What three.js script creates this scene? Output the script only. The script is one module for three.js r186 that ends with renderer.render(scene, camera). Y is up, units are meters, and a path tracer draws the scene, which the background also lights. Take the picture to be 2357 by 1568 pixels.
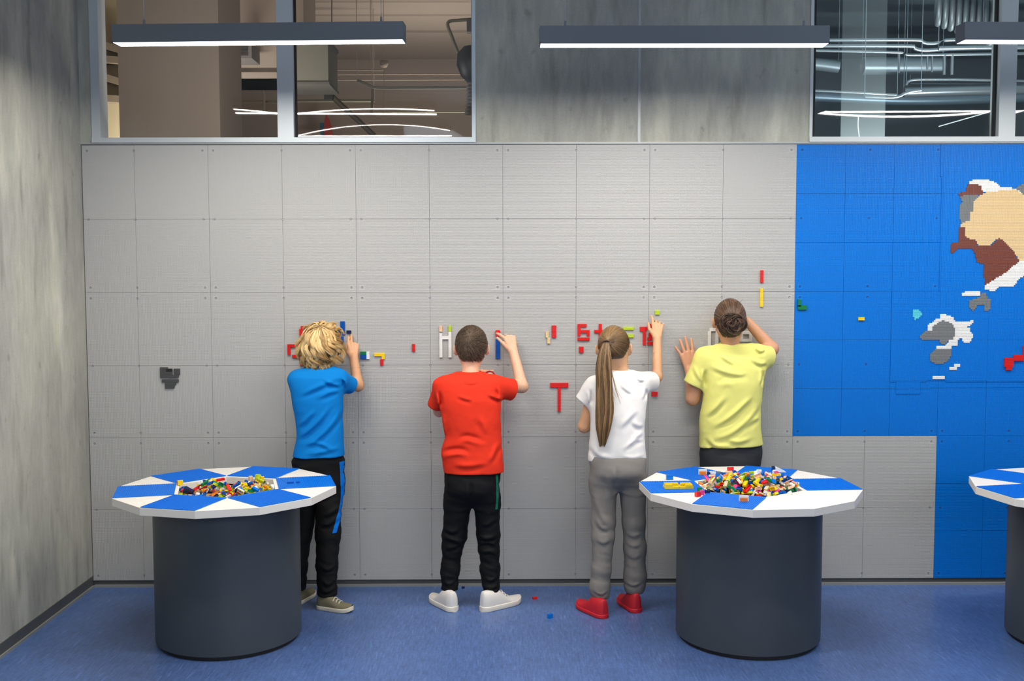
import * as THREE from 'three';
import { mergeGeometries } from 'three/addons/utils/BufferGeometryUtils.js';
import { RectAreaLightUniformsLib } from 'three/addons/lights/RectAreaLightUniformsLib.js';
import { ImprovedNoise } from 'three/addons/math/ImprovedNoise.js';

// ------------------------------------------------------------------ camera, light, exposure
const scene = new THREE.Scene();
const camera = new THREE.PerspectiveCamera(35.672, 2357 / 1568, 0.1, 60);
camera.position.set(1.5582, 1.6756, 5.5724);
camera.up.set(0.0021, 0.9979, -0.0644);
camera.lookAt(1.5582 + 0.0044, 1.6756 - 0.0644, 5.5724 - 0.9979);
RectAreaLightUniformsLib.init();
const renderer = new THREE.WebGLRenderer({ antialias: true });
renderer.toneMapping = THREE.LinearToneMapping;
renderer.toneMappingExposure = 0.95;
renderer.shadowMap.enabled = true;
scene.background = new THREE.Color(0x06080a);
const LAMP = 86;            // radiance of the pendant strips
const LAMP_COLOR = new THREE.Color(1.0, 0.95, 0.87);
const HALL_FILL = 70;        // unseen uplights added in the hall beyond the left window
const DUCT_LAMP_AND_FILL = 230;       // box lamp of the service space and the unseen uplights added there

const DAYLIGHT = 1.7;         // frosted daylight glazing high in the wall behind the viewer

// ------------------------------------------------------------------ helpers
const V = (x, y, z) => new THREE.Vector3(x, y, z);
const D2R = Math.PI / 180;
function rngOf(seed) { let a = seed >>> 0; return () => { a = (a + 0x6d2b79f5) >>> 0; let t = Math.imul(a ^ (a >>> 15), 1 | a); t = (t + Math.imul(t ^ (t >>> 7), 61 | t)) ^ t; return ((t ^ (t >>> 14)) >>> 0) / 4294967296; }; }
const perlin = new ImprovedNoise();
const noise = (x, y, z = 0) => perlin.noise(x + 31.7, y + 17.3, z + 5.1);
function fbm(x, y, z, n = 4) { let s = 0, a = 1, t = 0; for (let i = 0; i < n; i++) { s += a * noise(x, y, z); t += a; a *= 0.5; x *= 2.03; y *= 2.03; z += 3.7; } return s / t; }
const clamp = (x, a, b) => Math.min(b, Math.max(a, x));
const smooth = (a, b, x) => { const t = clamp((x - a) / (b - a), 0, 1); return t * t * (3 - 2 * t); };
const used = new Map();
function numbered(name) { const n = used.get(name) ?? 0; used.set(name, n + 1); return n ? `${name}_${String(n).padStart(3, '0')}` : name; }
function shade(o) { o.traverse((m) => { if (m.isMesh) { m.castShadow = true; m.receiveShadow = true; } }); return o; }
function part(name, geometry, material, parent) { const m = new THREE.Mesh(geometry, material); m.name = name; m.castShadow = m.receiveShadow = true; parent.add(m); return m; }
function struct(name, geometry, material) { const m = part(name, geometry, material, scene); m.name = numbered(name); m.userData.kind = 'structure'; return m; }
function group(name, label, category, at = [0, 0, 0], grp) { const g = new THREE.Group(); g.name = numbered(name); g.position.set(...at); scene.add(g); g.userData = { label, category }; if (grp) g.userData.group = grp; return g; }
function single(name, label, category, geometry, material, grp) { const m = part(name, geometry, material, scene); m.name = numbered(name); m.userData = { label, category }; if (grp) m.userData.group = grp; return m; }
function box(x0, x1, y0, y1, z0, z1) { const g = new THREE.BoxGeometry(x1 - x0, y1 - y0, z1 - z0); g.translate((x0 + x1) / 2, (y0 + y1) / 2, (z0 + z1) / 2); return g; }
const merge = (list) => mergeGeometries(list.map((g) => { const q = g.index ? g.toNonIndexed() : g; for (const k of Object.keys(q.attributes)) if (!['position', 'normal', 'uv'].includes(k)) q.deleteAttribute(k); return q; }));
// box with the uv in metres, for surfaces whose pattern keeps its size
function boxM(x0, x1, y0, y1, z0, z1) {
  const g = box(x0, x1, y0, y1, z0, z1).toNonIndexed(), p = g.attributes.position, n = g.attributes.normal, uv = g.attributes.uv;
  for (let i = 0; i < p.count; i++) {
    const nx = Math.abs(n.getX(i)), ny = Math.abs(n.getY(i));
    if (nx > 0.5) uv.setXY(i, p.getZ(i), p.getY(i)); else if (ny > 0.5) uv.setXY(i, p.getX(i), p.getZ(i)); else uv.setXY(i, p.getX(i), p.getY(i));
  }
  return g;
}
function tube(points, r, sides = 8, seg = 0, closed = false) { const c = new THREE.CatmullRomCurve3(points.map((p) => V(...p)), closed, 'catmullrom', 0.5); return new THREE.TubeGeometry(c, seg || points.length * 6, r, sides, closed); }
function rod(a, b, r, sides = 10) {
  const A = V(...a), B = V(...b), g = new THREE.CylinderGeometry(r, r, A.distanceTo(B), sides);
  g.applyQuaternion(new THREE.Quaternion().setFromUnitVectors(V(0, 1, 0), B.clone().sub(A).normalize())); g.translate(...A.add(B).multiplyScalar(0.5).toArray()); return g;
}
function texture(size, fn, srgb = true, wrap = THREE.MirroredRepeatWrapping) {
  const d = new Uint8Array(size * size * 4);
  for (let y = 0; y < size; y++) for (let x = 0; x < size; x++) { const c = fn(x / size, y / size), o = (y * size + x) * 4; d[o] = clamp(c[0], 0, 255); d[o + 1] = clamp(c[1], 0, 255); d[o + 2] = clamp(c[2], 0, 255); d[o + 3] = 255; }
  const t = new THREE.DataTexture(d, size, size); t.wrapS = t.wrapT = wrap; t.magFilter = THREE.LinearFilter; t.minFilter = THREE.LinearMipmapLinearFilter; t.generateMipmaps = true; if (srgb) t.colorSpace = THREE.SRGBColorSpace; t.needsUpdate = true; return t;
}
const M = (color, roughness = 0.6, extra = {}) => new THREE.MeshStandardMaterial({ color, roughness, metalness: 0, ...extra });
const lin = (r, g, b) => new THREE.Color().setRGB(r, g, b);

// ------------------------------------------------------------------ materials
const concreteTexture = texture(1024, (u, v) => {
  const x = u * 4, y = v * 4;                       // metres
  const blot = fbm(x * 1.1, y * 0.8, 1, 4), streak = fbm(x * 9, y * 1.0, 7, 4), fine = fbm(x * 40, y * 9, 13, 3), grain = noise(x * 160, y * 160, 3);
  const smear = smooth(0.08, 0.5, fbm(x * 12, y * 1.6, 21, 4)), pale = smooth(0.05, 0.45, fbm(x * 5, y * 1.2, 33, 4));
  const pit = smooth(0.3, 0.6, fbm(x * 16, y * 10, 55, 3));
  const l = 162 + blot * 46 + streak * 17 + fine * 14 + grain * 8 - smear * 20 + pale * 24 - pit * 20;
  const warm = blot * 7 + pale * 3;
  return [l + warm + 2, l + warm * 0.8 + 1, l - warm - 9];
});
const concreteMat = M(0xffffff, 0.72, { map: concreteTexture });
concreteTexture.repeat.set(0.25, 0.25);
const floorTexture = texture(1024, (u, v) => {
  const x = u * 2, y = v * 2;
  const f = fbm(x * 120, y * 14, 2, 3), g = fbm(x * 3, y * 2, 9, 3), h = noise(x * 70, y * 70, 4), streak = smooth(0.25, 0.6, fbm(x * 60, y * 6, 19, 2));
  const l = 1 + f * 0.2 + g * 0.1 + h * 0.06 + streak * 0.12;
  return [76 * l + streak * 6, 102 * l + streak * 4, 152 * l];
});
floorTexture.repeat.set(0.5, 0.5);
const floorBump = texture(512, (u, v) => { const n = 128 + 90 * fbm(u * 60, v * 60, 5, 3); return [n, n, n]; }, false);
floorBump.repeat.set(1.2, 1.2);
const floorMat = M(0xffffff, 0.36, { map: floorTexture, bumpMap: floorBump, bumpScale: 0.0006 });
const alu = M(lin(0.6, 0.64, 0.66), 0.42, { metalness: 0.35 });
const aluDark = M(lin(0.2, 0.21, 0.22), 0.5, { metalness: 0.3 });
const greyBoard = M(lin(0.46, 0.453, 0.435), 0.5);
const blueBoard = new THREE.MeshPhysicalMaterial({ color: lin(0.0, 0.18, 0.64), roughness: 0.45, specularIntensity: 0.5 });
const plasterMat = M(lin(0.72, 0.72, 0.71), 0.9);
const darkCeil = M(lin(0.5, 0.52, 0.54), 0.9);
const COLORS = { red: lin(0.7, 0.014, 0.012), yellow: lin(0.9, 0.62, 0.01), blue: lin(0.0, 0.085, 0.42), white: lin(0.82, 0.81, 0.78), green: lin(0.0, 0.2, 0.06), lime: lin(0.48, 0.62, 0.02), tan: lin(0.75, 0.56, 0.3), orange: lin(0.88, 0.25, 0.02), navy: lin(0.01, 0.02, 0.08), black: lin(0.012, 0.012, 0.014), grey: lin(0.2, 0.21, 0.21), brown: lin(0.2, 0.06, 0.04), cyan: lin(0.1, 0.6, 0.7), peach: lin(0.85, 0.55, 0.36), azure: lin(0.0, 0.16, 0.62), charcoal: lin(0.07, 0.07, 0.072), pink: lin(0.75, 0.05, 0.25) };
const PLASTIC = {}; for (const k in COLORS) PLASTIC[k] = M(COLORS[k], 0.24);

// ------------------------------------------------------------------ the room
const XL = -0.66, XR = 7.4, ZF = 7.6, CEIL = 3.7, P = 0.008;
{
  const f = boxM(XL - 0.15, XR, -0.1, 0, -0.14, ZF); struct('floor', f, floorMat);
  struct('ceiling', box(XL - 0.15, XR, CEIL, CEIL + 0.12, -0.14, ZF), darkCeil);
  struct('wall_front', box(XL - 0.15, XR, 0, CEIL, ZF, ZF + 0.15), plasterMat);
  struct('wall_right', box(XR, XR + 0.15, 0, CEIL, -0.14, ZF + 0.15), plasterMat);
  // daylight glazing high in the front wall, behind the viewer
  const wd = new THREE.Group(); wd.name = 'window_3'; wd.userData.kind = 'structure'; scene.add(wd);
  for (let k = 0; k < 4; k++) { const x = 0.3 + k * 1.65; part(k ? `frosted_pane_00${k}` : 'frosted_pane', box(x, x + 1.55, 2.25, 3.3, ZF - 0.02, ZF - 0.012), new THREE.MeshStandardMaterial({ color: 0xffffff, roughness: 0.6, emissive: new THREE.Color(0.78, 0.9, 1), emissiveIntensity: 3 }), wd); const l = new THREE.RectAreaLight(new THREE.Color(0.76, 0.9, 1), DAYLIGHT, 1.5, 1.0); l.position.set(x + 0.775, 2.775, ZF - 0.026); wd.add(l); }
  part('frame', merge([box(0.2, 6.95, 2.17, 2.25, ZF - 0.05, ZF), box(0.2, 6.95, 3.3, 3.38, ZF - 0.05, ZF), ...[0.2, 1.85, 3.5, 5.15, 6.8].map((x) => box(x, x + 0.1, 2.25, 3.3, ZF - 0.05, ZF))]), alu, wd);
  const wl = new THREE.Group(); wl.name = 'wall_left'; wl.userData.kind = 'structure'; scene.add(wl);
  part('core', box(XL - 0.16, XL - 0.012, 0, CEIL, -0.14, ZF), plasterMat, wl);
  // tall concrete-look panels with fine joints
  for (let k = 0; k < 6; k++) part(k ? `panel_${String(k).padStart(3, '0')}` : 'panel', boxM(XL - 0.012, XL, 0.06, CEIL, k ? -0.01 + k * 1.28 + 0.0015 : -0.01, -0.01 + (k + 1) * 1.28 - 0.0015), concreteMat, wl);
  const bl = new THREE.Group(); bl.name = 'baseboard_left'; bl.userData.kind = 'structure'; scene.add(bl);
  part('board', box(XL - 0.012, XL + 0.004, 0.012, 0.06, 0.004, ZF), M(lin(0.075, 0.078, 0.075), 0.5), bl);
  part('bead', box(XL - 0.012, XL + 0.012, 0, 0.012, 0.012, ZF), M(lin(0.24, 0.25, 0.23), 0.5), bl);
  const bb = new THREE.Group(); bb.name = 'baseboard_back'; bb.userData.kind = 'structure'; scene.add(bb);
  part('board', box(XL, XR, 0.012, 0.031, -0.02, -0.004), M(lin(0.06, 0.062, 0.062), 0.5), bb);
  part('bead', box(XL + 0.012, XR, 0, 0.012, -0.02, 0.012), M(lin(0.24, 0.25, 0.245), 0.5), bb);
}
// back wall: core with two openings, stud baseplates below, concrete panels above
const wallBack = new THREE.Group(); wallBack.name = 'wall_back'; wallBack.userData.kind = 'structure'; scene.add(wallBack);
const Y0 = 0.035, YT = Y0 + 6 * 0.384, SILL = 2.349;
part('core', merge([
  box(XL - 0.14, XR, 0, SILL, -0.14, -0.006), box(XL - 0.14, -0.598, SILL, CEIL, -0.14, -0.006), box(1.396, 3.134, SILL, CEIL, -0.14, -0.016), box(XL, XR, 3.5, CEIL, -0.14, -0.006), box(5.4, XR, SILL, CEIL, -0.14, -0.006),
]), M(lin(0.14, 0.15, 0.15), 0.8), wallBack);
for (const [a, b] of [[1.396, 2.243], [2.252, 3.134]]) part(wallBack.children.length > 1 ? 'panel_001' : 'panel', boxM(a, b, SILL + 0.004, 3.5, -0.016, -0.004), concreteMat, wallBack);
part('joint_strip', box(2.2405, 2.2545, SILL + 0.004, 3.5, -0.006, -0.0025), M(lin(0.3, 0.31, 0.32), 0.4, { metalness: 0.4 }), wallBack);
part('panel_002', boxM(XL, -0.598, SILL + 0.004, 3.5, -0.016, -0.002), concreteMat, wallBack);
part('ledge', box(XL, XR, YT + 0.004, SILL + 0.004, -0.03, 0.002), M(lin(0.42, 0.43, 0.42), 0.45, { metalness: 0.2 }), wallBack);

// windows: aluminium frames with posts and panes
function windowOf(name, x0, x1, posts, frame) {
  const w = new THREE.Group(); w.name = name; w.userData.kind = 'structure'; scene.add(w);
  const y0 = SILL + 0.002, y1 = 3.5, z0 = -0.1, z1 = 0.006, t = 0.026;
  part('sill', box(x0, x1, y0, y0 + t, z0, z1 + 0.006), frame, w); part('head', box(x0, x1, y1 - t, y1, z0, z1), frame, w);
  part('jamb', box(x0, x0 + (name === 'window_1' ? 0.046 : 0.016), y0 + t, y1 - t, z0, z1), frame, w); part('jamb_001', box(x1 - 0.02, x1, y0 + t, y1 - t, z0, z1), frame, w);
  posts.forEach(([a, b], i) => part(i ? `post_00${i}` : 'post', box(a, b, y0 + t, y1 - t, z0, z1), frame, w));
  const edges = [x0 + 0.03, ...posts.flat(), x1 - 0.015], glass = new THREE.MeshPhysicalMaterial({ color: 0xffffff, roughness: 0.02, transmission: 1, thickness: 0, ior: 1.45 });
  for (let i = 0; i < edges.length; i += 2) {
    const gw = edges[i + 1] - edges[i] - 0.004, gh = y1 - y0 - 2 * t;
    for (const [s, bow] of [[0, 0], [1, name === 'window_1' ? -0.0062 : 0.0045]]) {          // double glazing: the inner pane is flat, the outer one bows a little
      const g = new THREE.PlaneGeometry(gw, gh, 24, 24), p = g.attributes.position; for (let k = 0; k < p.count; k++) p.setZ(k, -bow * (1 - (2 * p.getX(k) / gw) ** 2) * (1 - (2 * p.getY(k) / gh) ** 2)); g.computeVertexNormals();
      g.translate((edges[i] + edges[i + 1]) / 2, (y0 + y1) / 2, s ? -0.054 : -0.044); const k = i + s; part(k ? `pane_00${k}` : 'pane', g, glass, w);
    }
    const bead = 0.008; part(i ? `gasket_00${i / 2}` : 'gasket', merge([box(edges[i], edges[i] + bead, y0 + t, y1 - t, -0.062, -0.03), box(edges[i + 1] - bead, edges[i + 1], y0 + t, y1 - t, -0.062, -0.03)]), M(0x101214, 0.6), w);
  }
}
windowOf('window_1', -0.598, 1.396, [[0.367, 0.4505]], alu);
windowOf('window_2', 3.134, 5.4, [[4.1217, 4.2081]], M(lin(0.6, 0.63, 0.62), 0.45, { metalness: 0.2 }));

// stud baseplates: every plate its own part, its studs one scattered piece
const studGeo = new THREE.CylinderGeometry(0.00245, 0.00245, 0.0018, 8, 1, true); { studGeo.rotateX(Math.PI / 2); studGeo.translate(0, 0, 0.0009); }
const studCap = new THREE.CircleGeometry(0.00245, 8); studCap.translate(0, 0, 0.0018);
const stud = merge([studGeo, studCap]);
const I4 = new THREE.Matrix4();
function studsOn(cells, material, parent, z = 0) {
  const m = new THREE.InstancedMesh(stud, material, cells.length); m.name = 'stud'; m.userData.kind = 'stuff'; m.castShadow = m.receiveShadow = true;
  cells.forEach(([x, y], i) => m.setMatrixAt(i, I4.makeTranslation(x, y, z))); parent.add(m); return m;
}
const screwGeo = new THREE.LatheGeometry([[0.0062, 0], [0.0062, 0.0016], [0.0052, 0.0022], [0.0028, 0.0022], [0.0026, 0.0008], [0, 0.0008]].map((p) => new THREE.Vector2(...p)), 12).rotateX(Math.PI / 2);
const screwMat = M(lin(0.3, 0.3, 0.3), 0.45, { metalness: 0.2 }), screwBlue = M(lin(0.0, 0.075, 0.33), 0.5);
const covered = new Set();          // wall cells (x, y in studs) that lie under mosaic bricks
let plateCount = 0;
function baseplate(i0, j0, w, h, material, screws) {
  const x0 = i0 * P, y0 = Y0 + j0 * P, g = 0.0006;
  const b = part(plateCount ? `baseplate_${String(plateCount).padStart(3, '0')}` : 'baseplate', box(x0 + g, x0 + w * P - g, y0 + g, y0 + h * P - g, -0.006, 0), material, wallBack); plateCount++;
  const holes = screws.map(([i, j]) => [i0 + i, j0 + j]), cells = [];
  for (let j = 0; j < h; j++) for (let i = 0; i < w; i++) {
    if (covered.has((i0 + i) + ',' + (j0 + j)) || holes.some(([a, c]) => Math.abs(i0 + i + 0.5 - a) < 1.2 && Math.abs(j0 + j + 0.5 - c) < 1.2)) continue;
    cells.push([x0 + (i + 0.5) * P, y0 + (j + 0.5) * P]);
  }
  if (cells.length) studsOn(cells, material, b);
  if (screws.length) { const m = new THREE.InstancedMesh(screwGeo, material === greyBoard ? screwMat : screwBlue, screws.length); m.name = 'screw'; m.userData.kind = 'stuff'; screws.forEach(([i, j], k) => m.setMatrixAt(k, I4.makeTranslation(x0 + i * P, y0 + j * P, 0))); b.add(m); }
}
// ------------------------------------------------------------------ brick mosaic map on the blue side of the wall
function inside(poly, x, y) { let c = false; for (let i = 0, j = poly.length - 1; i < poly.length; j = i++) { const [xi, yi] = poly[i], [xj, yj] = poly[j]; if ((yi > y) !== (yj > y) && x < ((xj - xi) * (y - yi)) / (yj - yi) + xi) c = !c; } return c; }
const IMAX = 576;
// plates of one colour over a set of stud cells: rows of plates, each row in runs, with a stud on every cell
function mosaicPart(name, cells, z0, h, material, parent, label) {
  const rows = new Map(); for (const [i, j] of cells) { if (!rows.has(j)) rows.set(j, []); rows.get(j).push(i); }
  const geos = [], pts = [], T = 0.00012;
  for (const [j, list] of rows) {
    list.sort((a, b) => a - b);
    for (let k = 0; k < list.length;) { let e = k; while (e + 1 < list.length && list[e + 1] === list[e] + 1) e++; geos.push(box(list[k] * P + T, (list[e] + 1) * P - T, Y0 + j * P + T, Y0 + (j + 1) * P - T, z0, z0 + h)); k = e + 1; }
    for (const i of list) pts.push([(i + 0.5) * P, Y0 + (j + 0.5) * P]);
  }
  const m = part(name, merge(geos), material, parent); if (label) m.userData.label = label;
  studsOn(pts, material, m, z0 + h); return m;
}
const LAND = [
  ['sand_land', 'tan', 'tan land of studded plates', [[505.8, 256.1], [511.3, 257], [527.2, 258.7], [533.2, 254.6], [543.4, 254.6], [544.6, 212.8], [531.1, 211.8], [529.5, 214.8], [527.4, 217.8], [525.3, 220.3], [522.8, 222.8], [520.2, 225.8], [517.1, 226.8], [515.2, 225.3], [513.2, 223.3], [511.3, 221.8], [506.3, 221.8], [503.2, 222.8], [502.1, 225.8], [498.6, 226.3], [495.1, 227.8], [494.9, 233.8], [491.4, 234.3], [493.3, 237.3], [497.8, 237.8], [497.7, 243.7], [500, 243.7], [499.8, 250.7], [502.9, 253.6], [505.4, 255.1]]],
  ['snow_land', 'white', 'white edge of the land', [[496.7, 263.7], [500.1, 264.7], [509.6, 264.7], [514.1, 263], [517.2, 260.5], [525.2, 259.5], [529.8, 258], [533.2, 254.6], [527.3, 258.5], [511.3, 256.8], [505.8, 257.6], [504.7, 260.6], [501.2, 262.5], [496.7, 262.4]]],
  ['brown_land', 'brown', 'reddish brown corner of the land', [[496.7, 262.6], [501.2, 262.7], [504.7, 260.6], [505.8, 257.6], [505.9, 255.1], [500.4, 255.1], [491.4, 254.4], [489.4, 256.1], [494.3, 256.8], [495.3, 259.6]]],
  ['rock_land', 'grey', 'grey strip of the land', [[491.4, 254.6], [500.4, 255.1], [503.6, 254.3], [499.8, 250.5], [500, 243.7], [497.7, 243.7], [497.8, 237.6], [493.3, 237.4], [491.7, 235.3], [491, 248.7], [492.7, 250.7], [491.2, 253.2]]],
  ['brown_land_001', 'brown', 'reddish brown lower land', [[491.1, 234], [494.9, 234], [495.1, 228], [498.6, 226.3], [502.1, 225.8], [503.4, 222.3], [506.3, 221.6], [511.3, 221.6], [513.7, 223.3], [517.1, 226.8], [520.2, 225.8], [522.8, 222.8], [525.3, 220.3], [527.4, 217.8], [531.1, 211.8], [523.3, 204.8], [509, 195.8], [508.3, 202.8], [507.6, 209.8], [503.5, 210.9], [501.4, 216.8], [500.3, 219.8], [490.3, 219.9], [487.4, 216.4], [486.3, 216.9], [486.2, 223.4], [491.4, 223.8]]],
  ['snow_land_001', 'white', 'white lower edge of the land', [[531.1, 212], [544.5, 215.8], [544.9, 202.8], [532.9, 201.3], [529, 196.8], [527.1, 194.8], [518.5, 194.8], [515.1, 191.8], [509, 193.3], [509, 195.8], [519.8, 202.8]]],
  ['rock_land_001', 'grey', 'grey land at the edge', [[527.7, 259.5], [531.2, 261.5], [543.1, 264], [543.4, 254.6], [533.2, 254.6], [530.3, 256.1]]],
  ['snow_island', 'white', 'thin white island', [[493.6, 188.9], [494, 191.4], [505.6, 192], [505.6, 189.3], [495.1, 189.1]]],
  ['rock_island', 'grey', 'hooked grey island', [[505.6, 190.3], [510.1, 190.8], [510.7, 187.8], [513.2, 186.8], [512.9, 180.3], [510.9, 178.8], [508.9, 179.8], [508.8, 183.3], [504.3, 183.3], [503.4, 180.3], [501.4, 179.3], [498.8, 181.8], [499.2, 185.8], [505.7, 188.3]]],
  ['ice_island', 'cyan', 'small turquoise island', [[461.6, 179.9], [464.6, 180.1], [468.2, 177.9], [468.2, 176.7], [466.3, 174.9], [463.3, 173], [461.7, 176.4]]],
  ['snow_island_001', 'white', 'ragged white island', [[479.6, 177], [482.8, 177.2], [485.4, 176], [488.9, 174.5], [490.5, 171.8], [500.1, 171.6], [500, 173], [501.7, 173.2], [501.3, 169.6], [497.6, 169.3], [497.6, 168.2], [500.3, 168.2], [500.4, 164.7], [501.8, 163.7], [501.6, 160.7], [499.9, 158], [496.1, 158], [494.3, 161.7], [491.8, 159.7], [491.6, 156], [488.4, 155.7], [487.9, 153.7], [477.6, 154], [478.3, 155.9], [483.8, 156.2], [486.8, 159.9], [489.4, 160.7], [489.9, 167.8], [487.5, 170.8], [482.4, 172.8], [479.9, 172.3], [475, 168.3], [474.5, 166.1], [471.7, 166.1], [471.7, 169], [477.4, 174], [479.9, 174.3]]],
  ['rock_island_001', 'grey', 'grey core of the ragged island', [[479.9, 172.3], [482.4, 172.8], [487.5, 170.8], [489.9, 167.8], [489.6, 160.7], [486.8, 159.7], [483.3, 157.2], [480.8, 157.5], [479.2, 160], [465.8, 160.6], [468.5, 164], [471, 166], [474.5, 166], [475.5, 168.8]]],
  ['rock_island_002', 'grey', 'oval grey island', [[477.8, 154.2], [488.4, 154.2], [488.2, 149.6], [485.1, 145.6], [482.1, 144.1], [478.1, 144.1], [474.5, 145.9], [473.9, 150.7], [475.9, 152.7]]],
  ['snow_island_002', 'white', 'little stepped white island', [[487.5, 139.8], [487.4, 142], [489.7, 142.5], [489.7, 144.3], [493.9, 144.2], [494, 141.8], [491.8, 141.5], [491.8, 139.8]]],
  ['snow_island_003', 'white', 'little white bar', [[475.5, 136], [484, 136], [484.1, 133.7], [475.6, 133.8]]],
];
{
  const map = group('brick_map', 'wide wall mosaic of studded bricks, tan, brown, white and grey land on raised blue plates', 'brick mosaic');
  const SEA = [[478.3, 288.2], [610.1, 288.1], [615.9, 131.6], [488.5, 131.9], [487, 131.4], [483.9, 133.4], [472.8, 133.5], [470.8, 131.9], [467.8, 132], [467.9, 123.8], [452.1, 123.9], [451.9, 131.8], [447.8, 131.8], [447.8, 192.1], [479.2, 192.1]];
  const taken = new Map(), land = LAND.map(() => []), sea = [];
  for (let j = 90; j < 288; j++) for (let i = 384; i < IMAX; i++) {
    const k = i + ',' + j; let hit = -1;
    for (let n = 0; n < LAND.length && hit < 0; n++) if (inside(LAND[n][3], i + 0.5, j + 0.5)) hit = n;
    if (hit >= 0) { land[hit].push([i, j]); covered.add(k); }
    if (inside(SEA, i + 0.5, j + 0.5)) { covered.add(k); sea.push([i, j, hit < 0]); }
  }
  LAND.forEach(([name, color, label], n) => mosaicPart(name, land[n], 0.0032, 0.0032, PLASTIC[color], map, label));
  // the sea in plates of 32 studs, only the cells that no land covers carry studs
  const tiles = new Map(); for (const [i, j, free] of sea) { const k = Math.floor((i - 384) / 32) + ',' + Math.floor((287 - j) / 32); if (!tiles.has(k)) tiles.set(k, []); tiles.get(k).push([i, j, free]); }
  let n = 0;
  for (const list of tiles.values()) {
    const rows = new Map(); for (const [i, j] of list) { if (!rows.has(j)) rows.set(j, [i, i]); const r = rows.get(j); r[0] = Math.min(r[0], i); r[1] = Math.max(r[1], i); }
    const geos = []; let run = null;
    for (const j of [...rows.keys()].sort((a, b) => a - b)) { const r = rows.get(j); if (run && run[0] === r[0] && run[1] === r[1] && run[3] === j - 1) run[3] = j; else { if (run) geos.push(run); run = [r[0], r[1], j, j]; } } geos.push(run);
    const m = part(n ? `sea_plate_${String(n).padStart(3, '0')}` : 'sea_plate', merge(geos.map(([a, b, c, d]) => box(a * P + 0.0003, (b + 1) * P - 0.0003, Y0 + c * P + 0.0003, Y0 + (d + 1) * P - 0.0003, 0.0001, 0.0032))), blueBoard, map); n++;
    const free = list.filter((c) => c[2]).map(([i, j]) => [(i + 0.5) * P, Y0 + (j + 0.5) * P]); if (free.length) studsOn(free, blueBoard, m, 0.0032);
  }
}
// the plates of the wall itself; screws where the boards behind (96 studs square) are fixed
{
  const grid = (n) => { const o = []; for (let k = -2; k < n; k++) o.push(k * 96 + 3.5, k * 96 + 48, k * 96 + 92.5); return o; }, gi = [...grid(7).filter((i) => i > -76), -78.5], gj = grid(3);
  const screwsIn = (i0, j0, w, h) => gi.filter((i) => i > i0 && i <= i0 + w).flatMap((i) => gj.filter((j) => j > j0 && j <= j0 + h).filter((j) => !covered.has(Math.floor(i) + ',' + Math.floor(j))).map((j) => [i - i0, j - j0]));
  for (let r = 0; r < 6; r++) for (let c = -2; c < 10; c++) { if (c >= 8 && r >= 2) continue; const i0 = c === -2 ? -82 : c * 48, w = c === -2 ? 34 : 48; baseplate(i0, r * 48, w, 48, greyBoard, screwsIn(i0, r * 48, w, 48)); }
  for (let r = 0; r < 6; r++) for (let c = 0; c < 6; c++) baseplate(384 + c * 32, 288 - (r + 1) * 32, 32, 32, blueBoard, screwsIn(384 + c * 32, 288 - (r + 1) * 32, 32, 32));
  for (let r = 0; r < 3; r++) for (let c = 0; c < 3; c++) baseplate(480 + c * 32, r * 32, 32, 32, blueBoard, screwsIn(480 + c * 32, r * 32, 32, 32));
}

// ------------------------------------------------------------------ pendant strip lamps
function pendant(label, x0, x1, z0, z1, y, wires) {
  const cx = (x0 + x1) / 2, cz = (z0 + z1) / 2, L = Math.hypot(x1 - x0, z1 - z0), turn = Math.atan2(-(z1 - z0), x1 - x0), w = 0.045, h = 0.075;
  const g = group('pendant_lamp', label, 'ceiling lamp', [cx, y, cz]); g.rotation.y = turn;
  const body = M(lin(0.2, 0.22, 0.24), 0.5, { metalness: 0.1 });
  part('housing', merge([box(-L / 2, L / 2, 0.006, h, -w, w), box(-L / 2, L / 2, 0, 0.006, -w, -w + 0.004), box(-L / 2, L / 2, 0, 0.006, w - 0.004, w), box(-L / 2, -L / 2 + 0.004, 0, 0.006, -w, w), box(L / 2 - 0.004, L / 2, 0, 0.006, -w, w)]), body, g);
  part('diffuser', box(-L / 2 + 0.004, L / 2 - 0.004, 0.0042, 0.0058, -w + 0.004, w - 0.004), new THREE.MeshStandardMaterial({ color: 0xffffff, roughness: 0.5, emissive: new THREE.Color(1, 0.95, 0.97), emissiveIntensity: 2.2 }), g);
  for (const s of wires) { const c = part('cable', rod([s * L, h + 0.02, 0], [s * L, CEIL - y, 0], 0.0016, 6), M(lin(0.5, 0.5, 0.55), 0.4), g); c.name = g.children.filter((k) => k.name.startsWith('cable')).length > 1 ? 'cable_001' : 'cable'; part(c.name === 'cable' ? 'cable_grip' : 'cable_grip_001', new THREE.CylinderGeometry(0.004, 0.006, 0.03, 8).translate(s * L, h + 0.015, 0), M(lin(0.4, 0.4, 0.45), 0.3, { metalness: 0.7 }), g); }
  const light = new THREE.RectAreaLight(LAMP_COLOR, LAMP, L - 0.01, 2 * w - 0.01); light.position.set(0, 0.0036, 0); light.rotation.x = -Math.PI / 2; g.add(light);
  return g;
}
pendant('dark strip lamp hanging before the left window, its right end nearer', -0.12, 1.125, 0.945, 1.0, 2.655, [-0.4, 0.42]);
pendant('dark strip lamp hanging before the concrete panels between the windows', 1.7, 2.945, 0.915, 0.915, 2.655, [-0.41, 0.42]);
pendant('dark strip lamp cut off by the right edge, before the right window', 3.505, 4.75, 0.96, 0.93, 2.66, [-0.42, 0.42]);
pendant('strip lamp of the second row, above the nearer edge of the left table', -0.08, 1.165, 2.05, 2.05, 2.655, [-0.42, 0.42]);
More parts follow.
